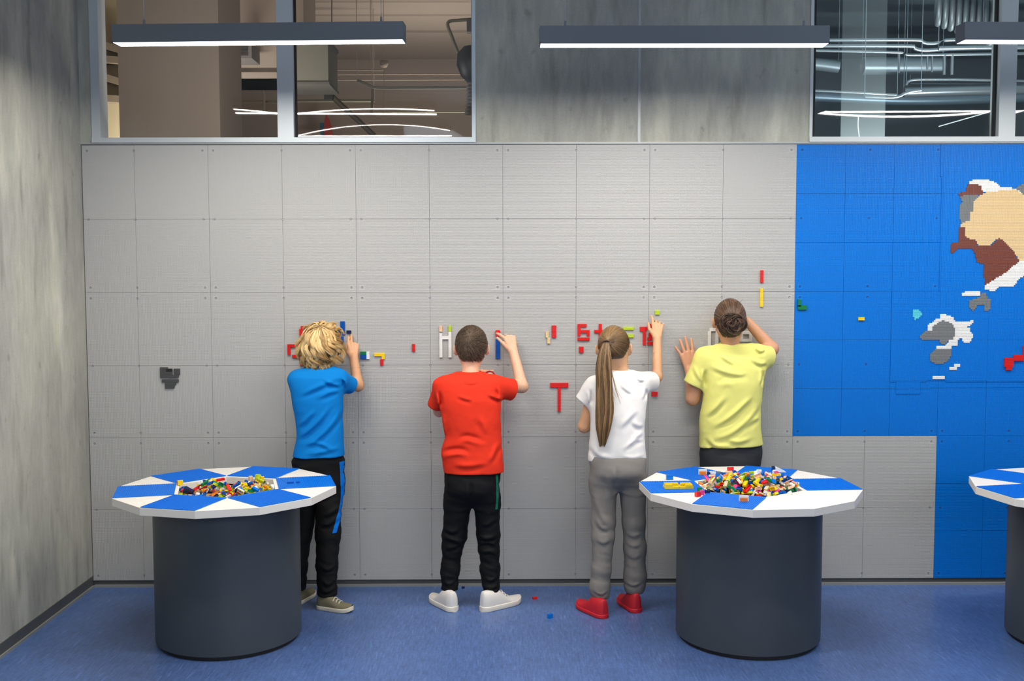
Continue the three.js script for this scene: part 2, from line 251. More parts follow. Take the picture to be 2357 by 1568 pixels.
pendant('strip lamp of the second row, right of the one above the left table', 1.7, 2.945, 2.05, 2.05, 2.655, [-0.42, 0.42]);
pendant('strip lamp of the last row, the left one of two overhead', 0.8, 2.045, 6.1, 6.1, 2.655, [-0.42, 0.42]);
pendant('strip lamp of the last row, the right one of two overhead', 3.5, 4.745, 6.1, 6.1, 2.655, [-0.42, 0.42]);
pendant('strip lamp farther along the wall, past the one at the right edge', 5.3, 6.545, 0.95, 0.95, 2.655, [-0.42, 0.42]);
// ------------------------------------------------------------------ the hall beyond the left window and the service space beyond the right one
{
  const taupe = M(lin(0.4, 0.345, 0.3), 0.9), taupeDark = M(lin(0.33, 0.28, 0.24), 0.9), green = M(lin(0.2, 0.2, 0.16), 0.7), slate = M(lin(0.2, 0.26, 0.285), 0.8), zinc = M(lin(0.42, 0.47, 0.5), 0.3, { metalness: 0.8 });
  const HX0 = -4, HXM = 2.2, HX1 = 9, HZ = -9.2, HC = 4.6;
  struct('floor_hall', box(HX0, HX1, -0.1, 0, HZ, -0.14), M(lin(0.4, 0.38, 0.35), 0.8));
  struct('ceiling_hall', box(HX0, HXM, HC, HC + 0.1, HZ, -0.14), taupe);
  struct('wall_hall_back', box(HX0, HXM, 0, HC, HZ - 0.1, HZ), taupe);
  struct('wall_hall_left', box(HX0 - 0.1, HX0, 0, HC, HZ - 0.1, -0.14), taupe);
  struct('wall_hall_partition', box(HXM, HXM + 0.12, 0, HC, HZ - 0.1, -0.14), M(lin(0.2, 0.2, 0.2), 0.9));
  struct('ceiling_service', box(HXM + 0.12, HX1, HC, HC + 0.1, HZ, -0.14), slate);
  struct('wall_service_back', box(HXM + 0.12, HX1, 0, HC, HZ - 0.1, HZ), slate);
  struct('wall_service_right', box(HX1, HX1 + 0.1, 0, HC, HZ - 0.1, -0.14), slate);
  struct('wall_hall_header', box(HX0, HX1, CEIL, HC, -0.14, -0.04), plasterMat);
  struct('wall_hall_side', box(HX0, XL - 0.14, 0, CEIL, -0.14, -0.04), plasterMat);
  // hall, left window
  const q = (a, b, z, d) => box(a[0], b[0], b[1], a[1], z - d, z);
  single('hall_column', 'broad taupe column behind the left window', 'column', box(-1.033, -0.361, 0, HC, -2.2, -1.6), taupeDark);
  single('hall_beam', 'dropped ceiling beam to the right of the taupe column behind glass', 'beam', merge([box(-1.0574, -0.246, 3.4015, HC, -4.6, -4), box(-1.0574, -0.246, 3.4015, 3.4511, -4.6, -3.96)]), taupe);
  single('hall_post', 'dark upright post right of the taupe column behind glass', 'post', merge([box(-0.7699, -0.7409, 0, 3.2934, -3.5, -3.4), box(-0.7373, -0.7155, 0, 3.2934, -3.5, -3.42)]), M(lin(0.015, 0.016, 0.018), 0.6));
  { const g = group('ceiling_unit', 'grey ceiling air unit under the beam, seen through the left window', 'air unit', [-0.7265, 3.5726, -3.7]); part('casing', box(-0.11, 0.11, -0.07, 0.06, -0.2, 0.1), M(lin(0.2, 0.2, 0.2), 0.6), g); for (let k = 0; k < 3; k++) part(k ? `louver_00${k}` : 'louver', box(-0.08, 0.08, -0.05 + k * 0.03, -0.04 + k * 0.03, 0.1, 0.112), M(lin(0.06, 0.06, 0.06), 0.6), g); }
  { const g = group('ventilation_box', 'squarish grey ventilation box on the ceiling behind the left window', 'air duct', [-0.1257, 3.4787, -3.6]); part('box', box(-0.24, 0.16, -0.19, 0.2, -0.5, 0), M(lin(0.2, 0.2, 0.17), 0.7), g); part('flange', box(-0.25, 0.17, 0.16, 0.19, -0.51, 0.01), M(lin(0.12, 0.12, 0.11), 0.7), g); part('flange_001', box(-0.25, 0.17, -0.2, -0.18, -0.51, 0.01), M(lin(0.12, 0.12, 0.11), 0.7), g); }
  const hung = (name, label, geometry, pts, m, grp) => { const g = group(name, label, 'pipe', pts[0], grp), o = pts[0]; geometry.translate(-o[0], -o[1], -o[2]); part('pipe', geometry, m, g); [pts[0], pts[pts.length - 1]].forEach((p, k) => part(k ? 'hanger_001' : 'hanger', rod([p[0] - o[0], p[1] - o[1], p[2] - o[2]], [p[0] - o[0], HC - o[1], p[2] - o[2]], 0.003, 6), name === 'conduit' ? taupe : slate, g)); };
  const conduit = (label, pts, r, m = green) => hung('conduit', label, tube(pts, r, 8), pts, m, 'pipes under the hall ceiling');
  const elbow = (pts) => { const o = []; pts.forEach((p, i) => { if (i === 0 || i === pts.length - 1) { o.push(p); return; } const a = pts[i - 1], b = pts[i + 1]; for (const [q, t] of [[a, 0.06], [b, 0.06]]) { const L = Math.hypot(q[0] - p[0], q[1] - p[1], q[2] - p[2]); o.push(p.map((c, k) => c + (q[k] - c) * Math.min(0.4, t / L))); } }); return o; };
  conduit('conduit bent down in a square hook, right of the dark post', elbow([[-1.2345, 3.5925, -5.5], [-0.9526, 3.5922, -5.5], [-0.9528, 3.3132, -5.5]]), 0.014);
  conduit('level conduit crossing behind the dark post', elbow([[-1.3893, 3.4447, -5.6], [-1.0051, 3.4488, -5.6], [-0.7339, 3.4485, -5.6]]), 0.013);
  conduit('thin topmost pipe ending at the smoke detector', [[-0.6705, 3.8537, -6], [-0.1563, 3.8533, -6], [0.2365, 3.8483, -6]], 0.008, taupeDark);
  conduit('thin straight pipe, second below the smoke detector', [[-0.7097, 3.8398, -6.2], [0.1942, 3.8436, -6.2], [1.2416, 3.8426, -6.2]], 0.008, taupeDark);
  conduit('thin straight pipe, third below the smoke detector', [[-0.7877, 3.855, -6.6], [0.1473, 3.8541, -6.6], [1.2307, 3.8579, -6.6]], 0.008, taupeDark);
  conduit('thick green pipe with a bent end that turns down', elbow([[0.0289, 3.6308, -5.4], [0.0997, 3.6133, -5.4], [0.1879, 3.5606, -5.4], [0.6408, 3.5601, -5.4], [1.2626, 3.5639, -5.4]]), 0.016);
  conduit('upright stub hanging from the thick green pipe', [[0.1816, 3.5604, -5.45], [0.1759, 3.437, -5.45], [0.1655, 3.2958, -5.45]], 0.015);
  conduit('low green pipe in the middle of the left window', [[-0.9947, 3.5851, -6.4], [-0.4133, 3.5893, -6.4], [0.081, 3.5888, -6.4]], 0.016);
  conduit('low green pipe running to the right edge of the left window', [[-0.0046, 3.5488, -7], [0.6068, 3.5531, -7], [1.2184, 3.5524, -7]], 0.01);
  { const g = group('sloping_brace', 'sloping steel brace with a boxed upper end behind the left window', 'brace', [-0.1947, 3.4374, -5]); const b = [0.2502, 3.0217, -5], o = [-0.1947, 3.4374, -5]; part('bar', rod([0, 0, 0], [b[0] - o[0], b[1] - o[1], 0], 0.026, 4), M(lin(0.13, 0.13, 0.11), 0.7), g); part('head_box', box(-0.04, 0.045, -0.06, 0.055, -0.05, 0.05), M(lin(0.04, 0.045, 0.05), 0.6), g); }
  single('hanging_wire', 'thin wire hanging to the boxed brace behind the left window', 'wire', rod([-0.1685, 3.4796, -5], [-0.1501, 4.5911, -5], 0.006, 6), taupeDark);
  single('hanging_wire', 'thin wire hanging below the smoke detector', 'wire', rod([0.2481, 3.8478, -5.9], [0.2389, 3.371, -5.9], 0.004, 6), taupeDark);
  single('smoke_detector', 'small round smoke detector on the ceiling behind glass', 'detector', new THREE.LatheGeometry([[0, 0.035], [0.045, 0.035], [0.045, 0], [0.03, -0.03], [0, -0.035]].map((p) => new THREE.Vector2(...p)), 16).translate(...[0.2485, 3.8935, -5.9]), taupeDark);
  { const o = [1.2339, 3.3639, -3.2], g = group('dark_duct', 'rounded dark duct with a ribbed hose at the right of the left window', 'air duct', o); part('bowl', new THREE.LatheGeometry([[0, 0.15], [0.08, 0.145], [0.13, 0.09], [0.135, 0], [0.1, -0.09], [0.05, -0.14], [0, -0.15]].map((p) => new THREE.Vector2(...p)), 24).translate(0.05, 0, 0), M(lin(0.025, 0.032, 0.04), 0.5), g); const hs = []; for (let k = 0; k < 9; k++) hs.push(new THREE.TorusGeometry(0.026, 0.012, 6, 12).rotateX(Math.PI / 2).translate(0.03 - k * 0.002, -0.15 - k * 0.03, 0)); part('hose', merge(hs), M(lin(0.16, 0.16, 0.15), 0.6), g); part('bracket', tube([[0.08, 0.37, 0], [-0.06, 0.36, 0], [-0.155, 0.34, 0], [-0.12, 0.22, 0], [-0.07, 0.09, 0]], 0.014, 8, 40), green, g); part('hanger', rod([0.06, 0.36, 0], [0.06, HC - o[1], 0], 0.006, 6), green, g); part('clamp', box(0, 0.08, 0.26, 0.36, -0.04, 0.04), M(lin(0.14, 0.14, 0.14), 0.6), g); }
  { const o = [-0.8595, 3.639, -8.8], g = group('wall_sign', 'small red and blue shape on the far hall wall', 'sign', o); const s = new THREE.Shape(); s.moveTo(-0.02, -0.2); s.lineTo(0.08, -0.2); s.quadraticCurveTo(0.09, 0, 0.0, 0.16); s.quadraticCurveTo(-0.06, 0.02, -0.02, -0.2); part('red_leaf', new THREE.ExtrudeGeometry(s, { depth: 0.02, bevelEnabled: false }), M(lin(0.45, 0.06, 0.05), 0.6), g); part('blue_block', box(-0.09, -0.01, -0.18, 0.04, -0.01, 0.015), M(lin(0.03, 0.14, 0.22), 0.6), g); }
  { const o = [-1.7504, 3.1251, -3.35], g = group('stair_flight', 'pale slatted stair side in the narrow gap left of the taupe column', 'stair', [o[0], 0, o[2]]); part('panel', box(-1.9838 - o[0], -1.5854 - o[0], 0, HC, -0.1, -0.05), M(lin(0.42, 0.37, 0.24), 0.8), g); [3.5481, 3.4353, 3.287, 3.117].forEach((y, k) => part(k ? `slat_00${k}` : 'slat', box(-0.22, 0.22, -0.028, 0.028, -0.05, 0.05).rotateZ(k % 2 ? -0.06 : -0.3).translate(0, y, 0), M(lin(0.22, 0.18, 0.13), 0.8), g)); }
  const up = (x, z, w, d, I, color) => { const l = new THREE.RectAreaLight(color, I, w, d); l.position.set(x, 2.35, z); l.rotation.x = Math.PI / 2; return l; };
  const trough = (label, x, z, w, I, color, grp) => {  // added lamp, unseen behind a sill, to brighten the space beyond the glass
    const g = group('added_uplight', label, 'lamp', [x, 2.27, z], grp); g.rotation.x = -0.75; { const sx = Math.sin(-0.75), cx = Math.cos(-0.75); part('stand', rod([0, -0.03, 0], [0, -2.27 * cx, -2.27 * -sx], 0.012, 8), aluDark, g); } part('trough', box(-w / 2 - 0.02, w / 2 + 0.02, -0.03, 0.0, -0.06, 0.06), aluDark, g); part('diffuser', box(-w / 2, w / 2, 0, 0.005, -0.05, 0.05), new THREE.MeshStandardMaterial({ color: 0xffffff, emissive: color, emissiveIntensity: 2 }), g);
    const l = new THREE.RectAreaLight(color, I, w, 0.1); l.position.set(0, 0.008, 0); l.rotation.x = Math.PI / 2; g.add(l);
  };
  trough('tilted fill lamp added just behind the sill of the left window', 0.4, -0.26, 1.5, HALL_FILL * 0.55, new THREE.Color(1, 0.9, 0.78), 'added uplights of the hall');
  trough('tilted fill lamp added just behind the sill of the right window', 4.1, -0.26, 1.5, DUCT_LAMP_AND_FILL * 0.16, new THREE.Color(0.85, 0.97, 1), 'added uplights of the service space');
  for (const [x, z, label] of [[-1.0, -3, 'unseen fill lamp added in the hall, below the sill on the left'], [0.8, -6.4, 'unseen fill lamp added in the hall, below the sill on the right']]) {  // unseen lamps added to brighten the hall ceiling and walls
    const g = group('added_uplight', label, 'lamp', [x, 2.3, z], 'added uplights of the hall'); part('stand', rod([0, 0, 0], [0, -2.3, 0], 0.015, 8), aluDark, g); part('trough', box(-0.6, 0.6, 0, 0.04, -0.1, 0.1), aluDark, g); part('diffuser', box(-0.58, 0.58, 0.04, 0.046, -0.08, 0.08), new THREE.MeshStandardMaterial({ color: 0xffffff, emissive: new THREE.Color(1, 0.9, 0.75), emissiveIntensity: 2 }), g);
    const l = up(0, 0, 1.16, 0.16, HALL_FILL, new THREE.Color(1, 0.9, 0.78)); l.position.set(0, 0.05, 0); g.add(l);
  }
  // service space, right window
  const run = (label, pts, r, m = zinc, name = 'service_pipe') => hung(name, label, tube(pts, r, 12, pts.length * 8), pts, m, 'pipes of the service space');
  run('uppermost bent pipe behind the right window', elbow([[4.2046, 3.7326, -4], [5.2243, 3.7355, -4], [5.3224, 3.6897, -4], [5.4843, 3.7353, -4], [6.4155, 3.7498, -4]]), 0.016);
  run('second pipe from the top behind the right window, bent like the first', elbow([[4.2331, 3.704, -4.1], [5.205, 3.7032, -4.1], [5.2688, 3.6607, -4.1], [5.5664, 3.6797, -4.1], [6.4686, 3.6944, -4.1]]), 0.018);
  run('third pipe from the top behind the right window', elbow([[4.2614, 3.686, -4.2], [5.1529, 3.6658, -4.2], [5.2208, 3.6423, -4.2], [6.0452, 3.6533, -4.2], [6.5211, 3.6607, -4.2]]), 0.014);
  run('short bright pipe below the right lamp', [[5.3682, 3.6422, -3.9], [5.829, 3.6493, -3.9], [6.3671, 3.6526, -3.9]], 0.02);
  run('wide pale air duct across the middle of the right window', [[5.064, 3.6983, -5], [5.4715, 3.6979, -5], [5.8577, 3.6976, -5]], 0.085, M(lin(0.3, 0.36, 0.39), 0.42, { metalness: 0.5 }), 'air_duct');
  run('wide pale air duct at the left edge of the right window', [[4.4418, 3.7242, -5], [4.6134, 3.7156, -5], [4.8282, 3.6901, -5]], 0.06, M(lin(0.3, 0.36, 0.39), 0.42, { metalness: 0.5 }), 'air_duct');
  run('thin pipe with a hooked end above the bright duct', elbow([[5.3149, 3.4251, -4.5], [5.3384, 3.4734, -4.5], [5.7802, 3.477, -4.5], [6.6817, 3.456, -4.5]]), 0.013);
  run('thin straight pipe just above the bright duct', [[5.7657, 3.6295, -5.6], [6.4697, 3.6243, -5.6], [7.242, 3.6236, -5.6]], 0.011);
  run('thick bright duct low in the right window', [[5.366, 3.3899, -4.7], [5.8668, 3.4059, -4.7], [6.7855, 3.4255, -4.7]], 0.046, zinc, 'air_duct');
  run('long sagging pipe left of the bright duct', [[4.3225, 3.3608, -4.4], [4.7685, 3.3403, -4.4], [5.1945, 3.3159, -4.4]], 0.014);
  run('offset pipe joint below the sagging pipe', elbow([[4.7237, 3.2188, -3.9], [5.0242, 3.2109, -3.9], [5.0886, 3.2602, -3.9], [5.223, 3.2752, -3.9]]), 0.014);
  run('bluish duct under the bright duct', [[4.5453, 3.4356, -5.2], [5.6407, 3.3955, -5.2], [7.0423, 3.4329, -5.2]], 0.05, M(lin(0.2, 0.28, 0.34), 0.4, { metalness: 0.6 }), 'air_duct');
  [[2070, 124, 168], [2135, 126, 160], [2146, 126, 166], [2174, 126, 172], [2192, 126, 172]].forEach(([u, a, b], k) => single('hanger_rod', ['leftmost', 'second', 'third', 'fourth', 'rightmost'][k] + ' of the upright hanger rods under the pipes', 'rod', rod([[5.1334, 5.391, 5.4346, 5.5456, 5.617][k], [3.6541, 3.6463, 3.6463, 3.6463, 3.6463][k], -4.2], [[5.1334, 5.391, 5.4346, 5.5456, 5.617][k], [3.4825, 3.5137, 3.4903, 3.4668, 3.4668][k], -4.2], k > 2 ? 0.014 : 0.008), zinc, 'hanger rods'));
  single('guy_wire', 'slanting wire near the sill of the right window', 'wire', rod([5.4251, 2.973, -4], [6.0056, 3.1378, -4], 0.006, 6), M(lin(0.3, 0.32, 0.33), 0.5));
  single('dangling_string', 'short pale cord hanging near the sill of the right window', 'cord', tube([[4.377, 2.9278, -3], [4.3751, 2.8417, -3], [4.3873, 2.752, -3]], 0.004, 6), M(lin(0.6, 0.65, 0.65), 0.5));
  { const rings = []; for (let k = 0; k < 12; k++) rings.push(new THREE.TorusGeometry(0.15, 0.022, 8, 28).rotateY(1.25).translate(k * 0.05, k * -0.018, 0)); const o = [4.8372, 3.7068, -2.6]; single('flexible_duct', 'ribbed flexible duct at the top of the right window', 'air duct', merge(rings).translate(...o), M(lin(0.07, 0.085, 0.09), 0.5, { metalness: 0.3 })); }
  single('reflection_strip', 'upright pale sheet standing in for a reflection in the right window', 'painted reflection', box(3.4559, 3.7072, 1.8, 3.7, -0.506, -0.5), new THREE.MeshStandardMaterial({ color: lin(0.75, 0.85, 0.85), transparent: true, opacity: 0.065, roughness: 0.6 }));  // translucent sheet in place of a pale reflection on the glass
  { const g = group('service_lamp', 'bright box lamp at the right edge behind the right window', 'lamp', [6.3054, 3.0798, -3.6]); part('housing', box(-0.22, 0.6, -0.065, 0.065, -0.1, -0.012), aluDark, g); part('diffuser', box(-0.22, 0.6, -0.06, 0.06, -0.012, 0), new THREE.MeshStandardMaterial({ color: 0xffffff, emissive: new THREE.Color(0.95, 1, 1), emissiveIntensity: 3 }), g); const l = new THREE.RectAreaLight(new THREE.Color(0.9, 1, 1), DUCT_LAMP_AND_FILL * 0.3, 0.8, 0.12); l.position.set(0.19, 0, 0.004); l.rotation.y = Math.PI; g.add(l); }
  for (const [x, z, label] of [[4.2, -2.0, 'unseen fill lamp added low in the service space, nearer one'], [5.8, -3.2, 'unseen fill lamp added low in the service space, farther right']]) {  // unseen lamps added to light the pipes and ducts from below
    const g = group('added_uplight', label, 'lamp', [x, 2.3, z], 'added uplights of the service space'); part('stand', rod([0, 0, 0], [0, -2.3, 0], 0.015, 8), aluDark, g); part('trough', box(-0.4, 0.4, 0, 0.04, -0.08, 0.08), aluDark, g); part('diffuser', box(-0.38, 0.38, 0.04, 0.046, -0.06, 0.06), new THREE.MeshStandardMaterial({ color: 0xffffff, emissive: new THREE.Color(0.9, 1, 1), emissiveIntensity: 2 }), g);
    const l = new THREE.RectAreaLight(new THREE.Color(0.85, 0.97, 1), DUCT_LAMP_AND_FILL, 0.76, 0.12); l.position.set(0, 0.05, 0); l.rotation.x = Math.PI / 2; g.add(l);
  }
}
// ------------------------------------------------------------------ bricks: hollow underneath, studs on top, stud axis y
const brickCache = new Map();
function brickGeo(a, b, h = 0.0096, plain = false) {
  const key = [a, b, h, plain].join(); if (brickCache.has(key)) return brickCache.get(key);
  const w = a * P - 0.0002, d = b * P - 0.0002, t = 0.0015, list = [box(-w / 2, w / 2, h - t, h, -d / 2, d / 2), box(-w / 2, -w / 2 + t, 0, h - t, -d / 2, d / 2), box(w / 2 - t, w / 2, 0, h - t, -d / 2, d / 2), box(-w / 2 + t, w / 2 - t, 0, h - t, -d / 2, -d / 2 + t), box(-w / 2 + t, w / 2 - t, 0, h - t, d / 2 - t, d / 2)];
  if (!plain) for (let i = 0; i < a; i++) for (let j = 0; j < b; j++) { const x = (i - (a - 1) / 2) * P, z = (j - (b - 1) / 2) * P; list.push(new THREE.CylinderGeometry(0.00245, 0.00245, 0.0018, 10, 1, true).translate(x, h + 0.0009, z), new THREE.CircleGeometry(0.00245, 10).rotateX(-Math.PI / 2).translate(x, h + 0.0018, z)); }
  const g = merge(list); brickCache.set(key, g); return g;
}
function slopeGeo(a, b, h = 0.0096) { const w = a * P, d = b * P, s = new THREE.Shape(); s.moveTo(-w / 2, 0); s.lineTo(w / 2, 0); s.lineTo(w / 2, 0.002); s.lineTo(-w / 2 + P, h); s.lineTo(-w / 2, h); s.closePath(); return merge([new THREE.ExtrudeGeometry(s, { depth: d, bevelEnabled: false }).translate(0, 0, -d / 2)]); }

// ------------------------------------------------------------------ twelve-sided play tables
const TABLE_H = 0.7, SIDE = 0.2584, CIRC = SIDE / 2 / Math.sin(Math.PI / 12), HEXR = SIDE;
const topMat = M(lin(0.76, 0.72, 0.66), 0.38), pedMat = M(lin(0.05, 0.06, 0.07), 0.42), bowlMat = M(lin(0.1, 0.1, 0.11), 0.6), deckBlue = M(lin(0.0, 0.165, 0.66), 0.4);
function playTable(label, x, z, turn, missing) {
  const g = group('play_table', label, 'table', [x, 0, z]); g.rotation.y = -turn;
  const ring = (r, n, off, y) => Array.from({ length: n }, (_, k) => { const a = off - (k * 2 * Math.PI) / n; return [r * Math.cos(a), r * Math.sin(a)]; });
  // top: twelve-sided board with a six-sided opening
  const outer = new THREE.Shape(ring(CIRC, 12, 0).map(([a, b]) => new THREE.Vector2(a, -b))), hexR = HEXR - 0.016;
  // the opening's corners point where two blue plates meet
  const hexOff = -Math.PI / 12 - Math.PI / 6 ;
  outer.holes.push(new THREE.Path(ring(hexR, 6, hexOff).map(([a, b]) => new THREE.Vector2(a, -b))));
  const board = new THREE.ExtrudeGeometry(outer, { depth: 0.031, bevelEnabled: true, bevelThickness: 0.0012, bevelSize: 0.0012, bevelSegments: 2, bevelOffset: -0.0012 }).rotateX(-Math.PI / 2).translate(0, TABLE_H - 0.0332, 0);
  part('tabletop', board, topMat, g);
  part('pedestal', new THREE.LatheGeometry([[0.0, 0.018], [0.316, 0.018], [0.3257, 0.02], [0.3257, TABLE_H - 0.0335], [0.29, TABLE_H - 0.0335], [0.29, 0.6], [0, 0.6]].map((p) => new THREE.Vector2(...p)), 72), pedMat, g);
  part('foot_ring', new THREE.CylinderGeometry(0.312, 0.312, 0.02, 64).translate(0, 0.01, 0), M(lin(0.01, 0.01, 0.011), 0.6), g);
  const cells = []; for (let i = 0; i < 32; i++) for (let j = 0; j < 32; j++) cells.push([(i - 15.5) * P, (j - 15.5) * P]);
  let n = 0;
  for (let k = 0; k < 6; k++) {
    if (k === missing) continue;
    const a = -Math.PI / 12 - (k * Math.PI) / 3, r = CIRC * Math.cos(Math.PI / 12) - SIDE / 2;
    const pl = part(n ? `stud_plate_00${n}` : 'stud_plate', box(-0.1278, 0.1278, 0, 0.0016, -0.1278, 0.1278), deckBlue, g); n++;
    pl.position.set(r * Math.cos(a), TABLE_H, r * Math.sin(a)); pl.rotation.y = -a;
    const m = new THREE.InstancedMesh(stud, deckBlue, cells.length); m.name = 'stud'; m.userData.kind = 'stuff'; const q = new THREE.Matrix4(), rx = new THREE.Matrix4().makeRotationX(-Math.PI / 2);
    cells.forEach(([u, w], i) => m.setMatrixAt(i, q.makeTranslation(u, 0.0016, w).multiply(rx))); pl.add(m);
  }
  return g;
}
const T1 = [0.2741, 0.7771, 3.1408], T2 = [2.661, 0.7916, 3.3328], T3 = [4.1818, 0.8484, 3.1817];
playTable('white and blue play table on a dark pedestal, left of the blond child', ...T1, -1);
playTable('play table on a dark pedestal, one blue plate missing, its tray heaped with bricks', ...T2, 2);
playTable('play table on a dark pedestal, cut off by the right edge of the picture', ...T3, -1);
// ------------------------------------------------------------------ figures: distance fields meshed by surface nets
function surfaceNets(f, lo, hi, h) {
  const nx = Math.ceil((hi[0] - lo[0]) / h) + 1, ny = Math.ceil((hi[1] - lo[1]) / h) + 1, nz = Math.ceil((hi[2] - lo[2]) / h) + 1, val = new Float32Array(nx * ny * nz), B = 4, reach = h * B * 1.9 + 0.012;
  for (let k0 = 0; k0 < nz; k0 += B) for (let j0 = 0; j0 < ny; j0 += B) for (let i0 = 0; i0 < nx; i0 += B) {
    const d = f(lo[0] + (i0 + 1.5) * h, lo[1] + (j0 + 1.5) * h, lo[2] + (k0 + 1.5) * h), far = Math.abs(d) > reach;
    for (let k = k0; k < Math.min(k0 + B, nz); k++) for (let j = j0; j < Math.min(j0 + B, ny); j++) for (let i = i0; i < Math.min(i0 + B, nx); i++) val[(k * ny + j) * nx + i] = far ? d : f(lo[0] + i * h, lo[1] + j * h, lo[2] + k * h);
  }
  const at = new Int32Array(nx * ny * nz).fill(-1), pos = [], idx = [], off = [0, 1, nx, nx + 1, nx * ny, nx * ny + 1, nx * ny + nx, nx * ny + nx + 1], edges = [[0, 1], [2, 3], [4, 5], [6, 7], [0, 2], [1, 3], [4, 6], [5, 7], [0, 4], [1, 5], [2, 6], [3, 7]];
  for (let k = 0; k < nz - 1; k++) for (let j = 0; j < ny - 1; j++) for (let i = 0; i < nx - 1; i++) {
    const o = (k * ny + j) * nx + i; let m = 0; for (let c = 0; c < 8; c++) if (val[o + off[c]] < 0) m |= 1 << c; if (m === 0 || m === 255) continue;
    let x = 0, y = 0, z = 0, n = 0;
    for (const [a, b] of edges) { const va = val[o + off[a]], vb = val[o + off[b]]; if (va < 0 === vb < 0) continue; const t = va / (va - vb); x += (a & 1) + t * ((b & 1) - (a & 1)); y += ((a >> 1) & 1) + t * (((b >> 1) & 1) - ((a >> 1) & 1)); z += (a >> 2) + t * ((b >> 2) - (a >> 2)); n++; }
    at[o] = pos.length / 3; pos.push(lo[0] + (i + x / n) * h, lo[1] + (j + y / n) * h, lo[2] + (k + z / n) * h);
  }
  const quad = (a, b, c, d, flip) => { if (a < 0 || b < 0 || c < 0 || d < 0) return; if (flip) idx.push(a, c, b, a, d, c); else idx.push(a, b, c, a, c, d); };
  for (let k = 1; k < nz - 1; k++) for (let j = 1; j < ny - 1; j++) for (let i = 1; i < nx - 1; i++) {
    const o = (k * ny + j) * nx + i, s = val[o] < 0;
    if (s !== val[o + 1] < 0) quad(at[o - nx - nx * ny], at[o - nx * ny], at[o], at[o - nx], !s);
    if (s !== val[o + nx] < 0) quad(at[o - 1 - nx * ny], at[o - 1], at[o], at[o - nx * ny], !s);
    if (s !== val[o + nx * ny] < 0) quad(at[o - 1 - nx], at[o - nx], at[o], at[o - 1], !s);
  }
  const g = new THREE.BufferGeometry(); g.setAttribute('position', new THREE.Float32BufferAttribute(pos, 3)); g.setIndex(idx); g.computeVertexNormals();
  const uv = new Float32Array((pos.length / 3) * 2); for (let i = 0; i < pos.length / 3; i++) { uv[i * 2] = pos[i * 3] + pos[i * 3 + 2] * 0.6; uv[i * 2 + 1] = pos[i * 3 + 1]; } g.setAttribute('uv', new THREE.BufferAttribute(uv, 2));
  return g;
}
const smin = (a, b, k) => { const h = Math.max(k - Math.abs(a - b), 0) / k; return Math.min(a, b) - h * h * k * 0.25; };
const smax = (a, b, k) => -smin(-a, -b, k);
function cone(a, b, ra, rb) { const [ax, ay, az] = a, dx = b[0] - ax, dy = b[1] - ay, dz = b[2] - az, q = 1 / (dx * dx + dy * dy + dz * dz), dr = rb - ra; return (x, y, z) => { const px = x - ax, py = y - ay, pz = z - az, t = clamp((px * dx + py * dy + pz * dz) * q, 0, 1); return Math.hypot(px - t * dx, py - t * dy, pz - t * dz) - ra - t * dr; }; }
function ell(c, r) { return (x, y, z) => { const a = (x - c[0]) / r[0], b = (y - c[1]) / r[1], d = (z - c[2]) / r[2], k0 = Math.hypot(a, b, d), k1 = Math.hypot(a / r[0], b / r[1], d / r[2]); return k1 > 1e-6 ? (k0 * (k0 - 1)) / k1 : -Math.min(...r); }; }
function chain(list, k) { return (x, y, z) => { let d = 1e3; for (const f of list) d = smin(d, f(x, y, z), k); return d; }; }
// loft over stations [y, x left, x right, z centre, half depth], lowest first
function loft(st, n = 2.35) {
  const ys = st.map((s) => s[0]), last = st.length - 1;
  return (x, y, z) => {
    const yy = clamp(y, ys[0], ys[last]); let i = 0; while (i < last - 1 && yy > ys[i + 1]) i++;
    const t = (yy - ys[i]) / (ys[i + 1] - ys[i]), p0 = st[Math.max(0, i - 1)], p1 = st[i], p2 = st[i + 1], p3 = st[Math.min(last, i + 2)], c = (k) => 0.5 * (2 * p1[k] + (p2[k] - p0[k]) * t + (2 * p0[k] - 5 * p1[k] + 4 * p2[k] - p3[k]) * t * t + (3 * p1[k] - p0[k] - 3 * p2[k] + p3[k]) * t * t * t);
    const xl = c(1), xr = c(2), zc = c(3), hz = c(4), hx = (xr - xl) / 2, u = Math.abs(x - (xl + xr) / 2) / hx, w = Math.abs(z - zc) / hz, r = Math.pow(Math.pow(u, n) + Math.pow(w, n), 1 / n);
    const d = (r - 1) * Math.min(hx, hz) * (r > 1 ? 1 : 1), over = Math.max(ys[0] - y, y - ys[last]);
    return over > 0 ? Math.max(d, over) + Math.min(0, 0) : d;
  };
}
